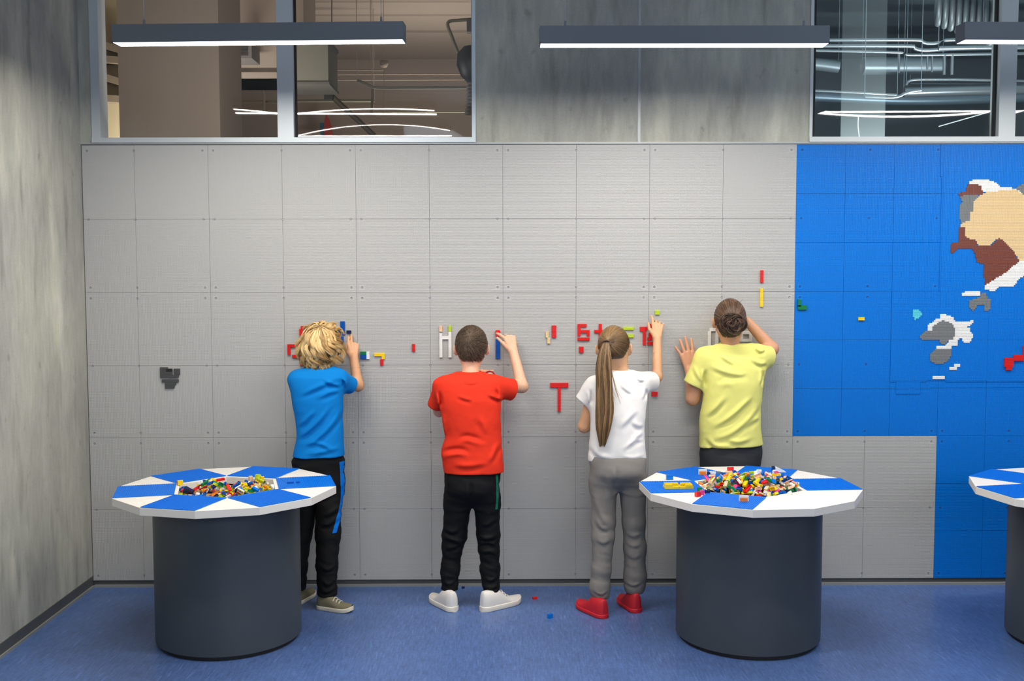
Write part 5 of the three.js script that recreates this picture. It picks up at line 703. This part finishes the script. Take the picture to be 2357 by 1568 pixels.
person({
  label: 'tallest child, with brown hair in a messy bun and a pale yellow t-shirt', base: [2.66, 0.18], seed: 9.2, skin: lin(0.6, 0.3, 0.17), shirtMat: cloth(0.74, 0.71, 0.2), trouserMat: cloth(0.028, 0.031, 0.036, 0.8), wrinkle: 0.004, foldZ: 0.2,
  shirt: [[0.7641, 2.547, 2.8764, 0.17, 0.1], [0.8416, 2.5476, 2.8629, 0.175, 0.1], [0.9322, 2.5458, 2.8561, 0.18, 0.098], [1.0225, 2.5596, 2.8581, 0.185, 0.098], [1.1119, 2.5632, 2.8658, 0.185, 0.1], [1.1892, 2.5464, 2.8828, 0.175, 0.098], [1.2487, 2.5343, 2.8934, 0.165, 0.088], [1.284, 2.5616, 2.8718, 0.16, 0.068], [1.3058, 2.6293, 2.799, 0.155, 0.048]],
  hem: [0.78, 0.04],
  sleeves: [[[2.5781, 1.2356, 0.17], [2.5166, 1.0937, 0.16], 0.06, 0.055], [[2.8364, 1.2484, 0.17], [2.9076, 1.2365, 0.135], 0.06, 0.056]],
  collar: { r: 0.055, tilt: 0.3, at: [2.7042, 1.2942, 0.15] },
  head: { at: [2.6972, 1.4334, 0.165], yaw: -0.08, pitch: 0.08, r: [0.075, 0.1, 0.092], neck: cone([2.7045, 1.277, 0.16], [2.6999, 1.3889, 0.165], 0.044, 0.044) },
  arms: [
    { shoulder: [2.8443, 1.248, 0.165], elbow: [2.9315, 1.2766, 0.1], wrist: [2.8091, 1.4138, 0.085], r: [0.042, 0.034, 0.024], hand: { size: 0.142, dir: [-0.75, 0.25, -0.02], back: [0, 0.3, 1], curl: [[0.4, 0.4, 0.2], [0.5, 0.4, 0.2], [0.6, 0.5, 0.3], [0.7, 0.6, 0.3]] } },
    { shoulder: [2.5747, 1.2262, 0.165], elbow: [2.5158, 1.0205, 0.13], wrist: [2.5137, 1.1626, 0.056], r: [0.042, 0.035, 0.0235], hand: { left: true, size: 0.18, dir: [-0.16, 0.97, -0.06], back: [0, 0.1, 1], curl: [[0.06, 0.06, 0.04], [0.05, 0.05, 0.04], [0.06, 0.06, 0.04], [0.08, 0.08, 0.05]], spread: [0.06, -0.06, -0.18, -0.45], thumb: [0.45, 0.89, -0.02], thumbTip: [0.75, 0.62, 0.02] } },
  ],
  pelvis: [[0.5753, 2.5965, 2.8398, 0.155, 0.045], [0.6118, 2.5827, 2.8528, 0.155, 0.08], [0.6627, 2.5722, 2.8577, 0.16, 0.1], [0.7497, 2.5592, 2.8621, 0.165, 0.093], [0.8181, 2.5912, 2.8331, 0.17, 0.078]],
  legs: [[[[2.6403, 0.8, 0.16], 0.07], [[2.6, 0.48, 0.155], 0.056], [[2.595, 0.28, 0.16], 0.052], [[2.59, 0.1, 0.165], 0.045]], [[[2.7933, 0.8, 0.16], 0.07], [[2.75, 0.48, 0.155], 0.056], [[2.755, 0.28, 0.16], 0.052], [[2.76, 0.1, 0.165], 0.045]]],
  cuffs: [[2.59, 0.07], [2.76, 0.07]],
  folds: [[[[2.5738, 0.879, 0.2], [2.6622, 0.9347, 0.2], [2.7502, 1.0127, 0.2], [2.7941, 1.0572, 0.2]], 0.009, 0.014], [[[2.5632, 0.823, 0.2], [2.6742, 0.8563, 0.2], [2.7844, 0.9456, 0.2], [2.839, 1.0237, 0.2]], 0.007, 0.014], [[[2.551, 0.935, 0.2], [2.606, 0.9907, 0.2], [2.6674, 1.0687, 0.2]], 0.006, 0.014], [[[2.6253, 1.269, 0.2], [2.6655, 1.2334, 0.2], [2.7146, 1.2066, 0.2]], 0.005, 0.011], [[[2.5705, 1.2136, 0.2], [2.6373, 1.1801, 0.2], [2.7151, 1.1621, 0.2], [2.7816, 1.1687, 0.2]], 0.006, 0.013], [[[2.7806, 1.2464, 0.2], [2.8365, 1.213, 0.2], [2.8807, 1.2196, 0.2]], 0.006, 0.011], [[[2.564, 1.1914, 0.2], [2.5601, 1.1358, 0.2], [2.5651, 1.0801, 0.2]], -0.008, 0.01], [[[2.6521, 0.8452, 0.2], [2.7192, 0.8181, 0.2], [2.8079, 0.8448, 0.2]], 0.005, 0.013], [[[2.5741, 0.8453, 0.2], [2.608, 0.8004, 0.2], [2.7194, 0.7956, 0.2]], 0.005, 0.011], [[[2.7407, 0.8785, 0.2], [2.7958, 0.9232, 0.2], [2.84, 0.9455, 0.2]], 0.006, 0.013], [[[2.6047, 1.1134, 0.2], [2.6599, 1.14, 0.2], [2.7156, 1.1243, 0.2]], -0.004, 0.016], [[[2.818, 1.2969, 0.16], [2.8362, 1.2745, 0.16], [2.8696, 1.2833, 0.16]], 0.009, 0.008], [[[2.5063, 1.2026, 0.2], [2.52, 1.1581, 0.2], [2.5426, 1.1135, 0.2]], 0.005, 0.009], [[[2.8523, 1.1907, 0.2], [2.853, 1.1351, 0.2], [2.8381, 1.0906, 0.2]], -0.006, 0.01]],
  shoes: [{ heel: [2.585, 0.205], toe: [2.56, 0.035], width: 0.036, collar: 0.075, label: 'dark shoe hidden behind the pedestal' }, { heel: [2.765, 0.205], toe: [2.79, 0.035], width: 0.036, collar: 0.075, label: 'dark shoe hidden behind the pedestal' }],
  shoeMats: { upper: M(lin(0.04, 0.04, 0.045), 0.6), sole: M(lin(0.4, 0.4, 0.4), 0.6), lace: M(0xffffff) },
  hair: bunHair([2.6866, 1.4205, 0.268]), hairRough: 0.42,
});
// ------------------------------------------------------------------ bricks pressed on the wall: studs face the room
function wallBuild(name, label, category, bars, grp, z = 0) {
  const all = bars.map((b) => b.slice(0, 4)), x0 = all[0][0] * P, y0 = Y0 + all[0][1] * P, pieces = [];
  for (const [i, j, w, h, color] of bars) {     // long bars are rows of bricks, four to six studs each
    const long = Math.max(w, h), n = Math.max(1, Math.round(long / 5)), cut = Array.from({ length: n + 1 }, (_, k) => Math.round((k * long) / n));
    for (let k = 0; k < n; k++) pieces.push(w >= h ? [i + cut[k], j, cut[k + 1] - cut[k], h, color] : [i, j + cut[k], w, cut[k + 1] - cut[k], color]);
  }
  const place = (m, [i, j, w, h]) => { m.rotation.x = Math.PI / 2; m.position.set((i + w / 2) * P - x0, Y0 + (j + h / 2) * P - y0, 0.0002); };
  if (pieces.length === 1) { const b = pieces[0], m = single(name, label, category, brickGeo(b[2], b[3]), PLASTIC[b[4]], grp); place(m, b); m.position.add(V(x0, y0, z)); return m; }
  const g = group(name, label, category, [x0, y0, z], grp);
  pieces.forEach((b, k) => place(part(k ? `brick_${String(k).padStart(3, '0')}` : 'brick', brickGeo(b[2], b[3]), PLASTIC[b[4]], g), b));
  return g;
}
const LB = 'letter of bricks', BR = 'toy brick';
wallBuild('brick_shape', 'curved red brick shape on the wall, half hidden by the blond head', LB, [[59, 168, 4, 2, 'red'], [58, 164, 2, 4, 'red'], [50, 156, 8, 2, 'red'], [50, 151, 2, 5, 'red'], [53, 149, 5, 2, 'red'], [58, 144, 3, 5, 'red'], [60, 156, 2, 7, 'red']]);
wallBuild('upright_brick', 'tall blue brick upright beside the blond child fingers', BR, [[85, 164, 3, 9, 'blue'], [85, 156, 2, 7, 'blue']]);
wallBuild('held_brick', 'small dark navy brick pressed to the wall under two fingertips', BR, [[89, 165, 3, 2, 'navy']]);
wallBuild('brick_cluster', 'cluster of a green, a blue and a white brick right of the blond child', BR, [[98, 151, 4, 2, 'green'], [98, 148, 4, 3, 'blue'], [102, 148, 2, 5, 'white']]);
wallBuild('brick_hook', 'yellow hooked bricks with a red brick hanging from its end', BR, [[107, 150, 7, 2, 'yellow'], [112, 148, 2, 2, 'yellow'], [111, 144, 2, 4, 'red']]);
wallBuild('brick', 'single small upright red brick left of the white letter H', BR, [[132, 153, 2, 5, 'red']]);
wallBuild('brick_letter', 'letter H of white bricks with a tan and a lime tip', LB, [[150, 149, 2, 16, 'white'], [150, 166, 2, 4, 'peach'], [156, 149, 2, 17, 'white'], [156, 166, 2, 4, 'lime'], [152, 161, 4, 2, 'white']]);
wallBuild('brick_letter', 'plain dark blue upright bar, the letter I under the raised hand', LB, [[187, 148, 3, 13, 'blue']]);
wallBuild('held_brick', 'red brick pinched in the fingers of the child in orange-red', BR, [[187, 163, 3, 4, 'red']], undefined, 0.006);
wallBuild('brick', 'upright red brick above a stepped tan pair, left of the red number six', BR, [[224, 162, 3, 8, 'red']]);
wallBuild('brick_pair', 'stepped pair of pale tan bricks left of the red number six', BR, [[220, 162, 2, 4, 'tan'], [221, 158, 2, 4, 'tan']]);
wallBuild('brick_number', 'number 6 of red bricks left of the ponytail', LB, [[241, 169, 6, 2, 'red'], [241, 163, 2, 6, 'red'], [243, 165, 6, 2, 'red'], [247, 163, 2, 2, 'red'], [241, 160, 8, 2, 'red']]);
wallBuild('brick', 'small red brick just under the red number six', BR, [[242, 152, 3, 4, 'red']]);
wallBuild('brick_sign', 'plus sign of red bricks half hidden by the ponytail head', LB, [[255, 159, 2, 12, 'red'], [252, 165, 3, 2, 'red'], [257, 165, 3, 2, 'red']]);
wallBuild('brick_sign', 'equals sign of lime bricks right of the ponytail head', LB, [[271, 167, 7, 2, 'lime'], [271, 162, 7, 2, 'lime']]);
wallBuild('brick_number', 'number 1 of red bricks right of the lime equals sign', LB, [[282, 167, 5, 2, 'red'], [282, 166, 2, 1, 'red'], [284, 157, 2, 10, 'red']]);
wallBuild('brick_number', 'number 2 of red bricks partly behind the raised forearm', LB, [[288, 169, 5, 2, 'red'], [291, 165, 2, 4, 'red'], [288, 162, 3, 3, 'red'], [287, 160, 3, 2, 'red'], [287, 157, 7, 2, 'red']]);
wallBuild('held_brick', 'lime brick under the index finger of the ponytail child', BR, [[292, 177, 3, 3, 'lime']]);
wallBuild('brick_letter', 'large letter T of red bricks left of the ponytail child', LB, [[223, 129, 12, 3, 'red'], [228, 113, 2, 16, 'red']]);
wallBuild('brick', 'flat red brick under the white sleeve of the ponytail child', BR, [[290, 123, 4, 3, 'red']]);
wallBuild('brick_letter', 'white brick letter with a narrow slot, left of the bun', LB, [[327, 155, 2, 11, 'white'], [332, 155, 2, 11, 'white'], [328, 166, 4, 2, 'white']]);
wallBuild('brick_letter', 'square white letter O of bricks right of the bun', LB, [[348, 164, 8, 2, 'white'], [348, 159, 8, 2, 'white'], [348, 161, 2, 3, 'white'], [354, 161, 2, 3, 'white']]);
wallBuild('brick', 'upright red brick high above the child in yellow', BR, [[361, 198, 2, 8, 'red']]);
wallBuild('brick', 'long upright yellow brick under the high red one', BR, [[361, 182, 2, 12, 'yellow']]);
wallBuild('brick_letter', 'small green letter L at the left edge of the blue wall', LB, [[386, 182, 2, 5, 'green'], [386, 180, 6, 3, 'green']]);
wallBuild('brick', 'small yellow brick lying flat on the blue wall', BR, [[426, 173, 4, 2, 'yellow']]);
wallBuild('brick_shape', 'dark grey stepped brick patch with one black brick, far left on the wall', BR, [[-34, 141, 5, 2, 'charcoal'], [-34, 138, 4, 3, 'charcoal'], [-30, 140, 4, 2, 'black'], [-25, 138, 4, 4, 'charcoal'], [-30, 138, 4, 2, 'charcoal'], [-34, 136, 12, 2, 'charcoal'], [-33, 133, 11, 2, 'charcoal'], [-31, 131, 7, 2, 'charcoal'], [-31, 129, 6, 2, 'charcoal']]);
wallBuild('brick_shape', 'stepped red brick shape at the right edge of the blue wall', BR, [[523, 142, 6, 6, 'red'], [529, 146, 7, 4, 'red'], [535, 150, 9, 6, 'red'], [524, 140, 4, 2, 'red']], undefined, 0.0034);
// a thin red loop by the cheek of the child in orange-red
single('red_loop', 'thin curved red loop above the right shoulder of the child in orange-red', 'plastic loop', tube([[1.4255, 1.1428, 0.2], [1.4455, 1.1627, 0.2], [1.4699, 1.1716, 0.2], [1.4898, 1.1604, 0.2], [1.5008, 1.1337, 0.2]], 0.004, 8, 30), M(lin(0.4, 0.01, 0.02), 0.4));

// ------------------------------------------------------------------ loose bricks
const SIZES = [[4, 2], [4, 2], [3, 2], [2, 2], [2, 2], [6, 2], [4, 1], [2, 1], [3, 1]], SIZE_WORD = { '4,2': 'eight-stud', '3,2': 'six-stud', '2,2': 'square four-stud', '6,2': 'long twelve-stud', '4,1': 'narrow four-stud', '2,1': 'tiny two-stud', '3,1': 'narrow three-stud' };
const COLOR_WORD = { red: 'red', yellow: 'yellow', blue: 'blue', white: 'white', green: 'dark green', lime: 'lime green', tan: 'tan', orange: 'orange', navy: 'navy', peach: 'peach', azure: 'light blue', pink: 'pink' };
function heap(table, seed, bedTop, bedCount, looseCount, palette, where, reach) {
  const [cx, cz, turn] = table, rnd = rngOf(seed), C = 0.004, N = 128, H = new Float32Array(N * N), hex = (x, z) => { const a = Math.atan2(z, x), k = ((a - turn + Math.PI / 12) / (Math.PI / 3)); const f = k - Math.floor(k) - 0.5; return Math.hypot(x, z) * Math.cos(f * Math.PI / 3) / (0.2238 * 0.93); };
  for (let j = 0; j < N; j++) for (let i = 0; i < N; i++) { const x = (i - N / 2) * C, z = (j - N / 2) * C; H[j * N + i] = bedTop(x, z, hex(x, z)); }
  const bed = [], Y = V(0, 1, 0);
  const drop = (n, keep) => {
    for (let k = 0, tries = 0; k < n && tries < n * 12; tries++) {
      const x = (rnd() * 2 - 1) * 0.25, z = (rnd() * 2 - 1) * 0.25, [a, b] = SIZES[Math.floor(rnd() * SIZES.length)], r = Math.hypot(a, b) * P / 2; if (hex(x, z) > reach - r * 2.2) continue;
      const yaw = rnd() * Math.PI * 2, pose = rnd(), low = rnd() < 0.18, h = low ? 0.0032 : 0.0096; let hx = a * P / 2, hz = b * P / 2, hy = h;
      const flip = pose > 0.62 && pose < 0.78, side = pose >= 0.78; if (side) { hz = h / 2; hy = b * P; }
      const c = Math.cos(yaw), s = Math.sin(yaw), cells = [];
      for (let v = -hz; v <= hz + 1e-6; v += C * 0.9) for (let u = -hx; u <= hx + 1e-6; u += C * 0.9) { const px = x + u * c + v * s, pz = z - u * s + v * c, i = Math.round(px / C + N / 2), j = Math.round(pz / C + N / 2); if (i < 0 || j < 0 || i >= N || j >= N) continue; cells.push([px - x, pz - z, H[j * N + i], j * N + i]); }
      let sx = 0, sz = 0, sh = 0, xx = 1e-7, zz = 1e-7; for (const q of cells) sh += q[2]; sh /= cells.length; for (const q of cells) { sx += q[0] * (q[2] - sh); sz += q[1] * (q[2] - sh); xx += q[0] * q[0]; zz += q[1] * q[1]; }
      const gx = clamp(sx / xx, -0.42, 0.42), gz = clamp(sz / zz, -0.42, 0.42); let rise = -1; for (const q of cells) rise = Math.max(rise, q[2] - gx * q[0] - gz * q[1]);
      if (rise > TABLE_H + (keep ? 0.05 : 0.04)) continue; const y = rise - 0.0015;
      for (const q of cells) H[q[3]] = Math.max(H[q[3]], y + gx * q[0] + gz * q[1] + hy * 0.96);
      const tilt = new THREE.Quaternion().setFromUnitVectors(Y, V(-gx, 1, -gz).normalize()), q0 = tilt.multiply(new THREE.Quaternion().setFromAxisAngle(Y, yaw)), centre = V(cx + x, y + hy / 2, cz + z);
      if (side) q0.multiply(new THREE.Quaternion().setFromAxisAngle(V(1, 0, 0), Math.PI / 2)); else if (flip) q0.multiply(new THREE.Quaternion().setFromAxisAngle(V(1, 0, 0), Math.PI));
      const m = new THREE.Matrix4().compose(centre, q0, V(1, 1, 1)).multiply(new THREE.Matrix4().makeTranslation(0, -h / 2, 0)), color = palette[Math.floor(rnd() * palette.length)];
      k++; if (!keep) { bed.push([a, b, h, color, m]); continue; }
      const o = single('brick', `${COLOR_WORD[color]} ${SIZE_WORD[a + ',' + b]} ${low ? 'plate' : 'brick'} loose in ${where}`, BR, brickGeo(a, b, h), PLASTIC[color], `loose bricks in ${where}`); m.decompose(o.position, o.quaternion, o.scale);
    }
  };
  drop(bedCount, false); drop(looseCount, true);
  const colors = [...new Set(bed.map((q) => q[3]))], gs = bed.map(([a, b, h, color, m]) => { const q = brickGeo(a, b, h).clone().applyMatrix4(m), k = COLORS[color], n = q.attributes.position.count, arr = new Float32Array(n * 3); for (let i = 0; i < n; i++) arr.set([k.r, k.g, k.b], i * 3); q.setAttribute('color', new THREE.BufferAttribute(arr, 3)); return q; });
  const o = part('brick_heap', mergeGeometries(gs), new THREE.MeshStandardMaterial({ vertexColors: true, roughness: 0.26 }), scene); o.name = numbered('brick_heap'); o.userData = { kind: 'stuff', label: `deeper bricks under the loose ones in ${where}`, category: 'toy bricks' };
}
heap(T1, 5, (x, z, q) => 0.649 + 0.015 * (x + 0.2) + 0.02 * smooth(-0.12, 0.05, z) + 0.004 * noise(x * 20, z * 20) + (q > 1 ? 1 : 0), 200, 118, ['yellow', 'yellow', 'white', 'white', 'green', 'blue', 'blue', 'red', 'lime', 'lime', 'navy', 'tan', 'azure', 'orange', 'yellow'], "the left table's tray", 1.0);
heap(T2, 9, (x, z, q) => 0.665 + 0.035 * (1 - clamp(q, 0, 1) ** 2) + 0.006 * noise(x * 18, z * 18) + (q > 1.0 ? 0.035 : 0), 190, 165, ['red', 'red', 'yellow', 'yellow', 'white', 'white', 'green', 'blue', 'blue', 'lime', 'tan', 'tan', 'navy', 'orange', 'azure', 'peach', 'pink'], "the right table's tray", 1.02);

// bricks set down on the tables and on the floor
function lay(label, at, a, b, color, yaw, h = 0.0096, pose = 0, geo) {
  const m = single('brick', label, BR, geo ?? brickGeo(a, b, h), PLASTIC[color]); m.position.set(at[0], at[1], at[2]);
  if (pose === 1) { m.rotation.set(Math.PI / 2, 0, 0); m.position.y += b * P / 2; m.position.z -= h / 2; m.rotateOnWorldAxis(V(0, 1, 0), yaw); } else if (pose === 2) { m.rotation.set(Math.PI, yaw, 0); m.position.y += h; } else m.rotation.y = yaw;
  return m;
}
const TY = 0.7016 + 0.0018, TW = 0.7;
lay('red brick standing on the back left rim of the left tray', [0.0378, 0.7016, 0.7339], 2, 2, 'red', 0.4, 0.0096, 1);
lay('yellow brick beside the red one on the back left rim of the left tray', [0.051, 0.7016, 0.7441], 3, 2, 'yellow', 0.5, 0.0192);
lay('lime brick on the back right rim of the left tray', [0.3883, 0.7016, 0.6571], 3, 2, 'lime', -0.3, 0.0288);
lay('yellow brick right of the lime one on the left table rim', [0.4087, 0.7016, 0.6574], 2, 2, 'yellow', 0.2, 0.0192);
lay('peach brick left of the lime one on the left table rim', [0.3511, 0.7016, 0.6462], 2, 2, 'peach', 0.7, 0.0192);
lay('long blue plate lying on the right blue plate of the left table', [0.5517, 0.7034, 0.7195], 4, 2, 'blue', 0.05, 0.0032);
lay('small blue plate beside the long one on the left table', [0.5859, 0.7034, 0.7098], 2, 2, 'blue', 0.3, 0.0032);
lay('orange plate against an upright white brick on the front blue plate', [2.5545, 0.7074, 1.1631], 4, 2, 'orange', 0.0, 0.0032, 1);
lay('upright white brick behind the orange plate on the front blue plate', [2.5605, 0.7034, 1.1364], 5, 3, 'white', 0.0, 0.0096, 1);
lay('red brick at the front left rim of the heaped tray', [2.3854, 0.7, 1.0223], 3, 2, 'red', 0.6, 0.0192);
lay('pink brick beside the red one at the front left rim', [2.4109, 0.7, 0.9866], 2, 2, 'pink', 0.1, 0.0192);
lay('black brick at the front left rim of the heaped tray', [2.4389, 0.7, 0.9595], 3, 2, 'navy', -0.2, 0.0144);
lay('dark green brick behind the red one at the front left rim', [2.4095, 0.7, 0.9314], 2, 2, 'green', 0.4, 0.0192);
lay('orange plate against an upright white brick at the rear left', [2.4901, 0.7074, 0.567], 4, 2, 'orange', 0.05, 0.0032, 1);
lay('upright white brick behind the rear orange plate', [2.4959, 0.7034, 0.5354], 5, 3, 'white', 0.05, 0.0096, 1);
lay('navy brick right of the rear orange brick', [2.523, 0.7034, 0.5358], 2, 2, 'navy', 0.3);
lay('white brick right of the navy one at the rear', [2.546, 0.7034, 0.5251], 4, 2, 'white', -0.3, 0.0096);
lay('grey brick at the rear between white and blue', [2.5774, 0.7034, 0.5255], 2, 2, 'grey', 0.5);
lay('blue brick at the rear left of the pale one', [2.5918, 0.7034, 0.5477], 3, 2, 'blue', -0.2);
lay('pale peach slab at the rear of the heaped tray', [2.6246, 0.7, 0.5305], 4, 2, 'peach', 0.1, 0.0096, 1);
lay('red brick on the rear white corner of the right table', [2.6544, 0.7, 0.4189], 4, 2, 'red', 0.05, 0.0096, 1);
lay('blue brick tipped against the rear of the heap', [2.6497, 0.7, 0.5309], 2, 2, 'blue', 0.7, 0.0192);
lay('lime brick on the rear blue plate of the right table', [2.7409, 0.7034, 0.5168], 4, 2, 'lime', 0.05);
lay('white brick right of the lime one on the rear blue plate', [2.7697, 0.7034, 0.5282], 3, 2, 'white', -0.2, 0.0192);
lay('grey plate on the rear blue plate of the right table', [2.8225, 0.7034, 0.5179], 3, 2, 'grey', 0.3, 0.0032);
lay('white brick right of the grey plate on the rear blue plate', [2.8421, 0.7034, 0.5402], 2, 2, 'white', 0.4, 0.0192);
lay('large white sloping brick at the rear right edge of the table', [2.8863, 0.7034, 0.4742], 6, 4, 'white', -0.05, 0.02, 0, slopeGeo(6, 4, 0.022));
lay('navy brick against the large white sloping brick', [2.8603, 0.7034, 0.4512], 2, 4, 'navy', -0.05, 0.02);
{ const o = [2.3281, 0.7034, 0.8616], g = group('brick_build', 'low yellow brick build on the left blue plate of the right table', 'brick model', o); g.rotation.y = 0.06; [[-0.0325, 0, 0.006, 8, 2], [0.0325, 0, 0.008, 8, 2], [-0.0325, 0, -0.024, 8, 2], [0.0325, 0, -0.022, 8, 2], [-0.046, 0.0096, 0.006, 4, 2], [0.044, 0.0096, 0.01, 4, 2], [-0.03, 0.0096, -0.024, 8, 2], [0.036, 0.0096, -0.02, 6, 2], [-0.052, 0, -0.007, 2, 2], [0.056, 0, -0.005, 2, 2]].forEach(([x, y, z, a, b], k) => { part(k ? `brick_00${k}` : 'brick', brickGeo(a, b), PLASTIC.yellow, g).position.set(x, y, z); }); }
lay('blue brick on the white triangle behind the yellow build', [2.3203, 0.7, 0.6441], 4, 2, 'azure', 0.05, 0.0192);
lay('red brick on the floor right of the white shoes', [1.6966, 0, 0.232], 3, 2, 'red', 0.4);
lay('blue brick on the floor in front of the red one', [1.7625, 0, 0.5337], 3, 2, 'azure', 0.7, 0.0192);
lay('tiny navy brick on the floor by the skirting between the white shoes', [1.3208, 0, 0.0484], 2, 1, 'navy', 0.2);

scene.traverse((o) => { if (o.isMesh) { o.castShadow = true; o.receiveShadow = true; } });
renderer.render(scene, camera);
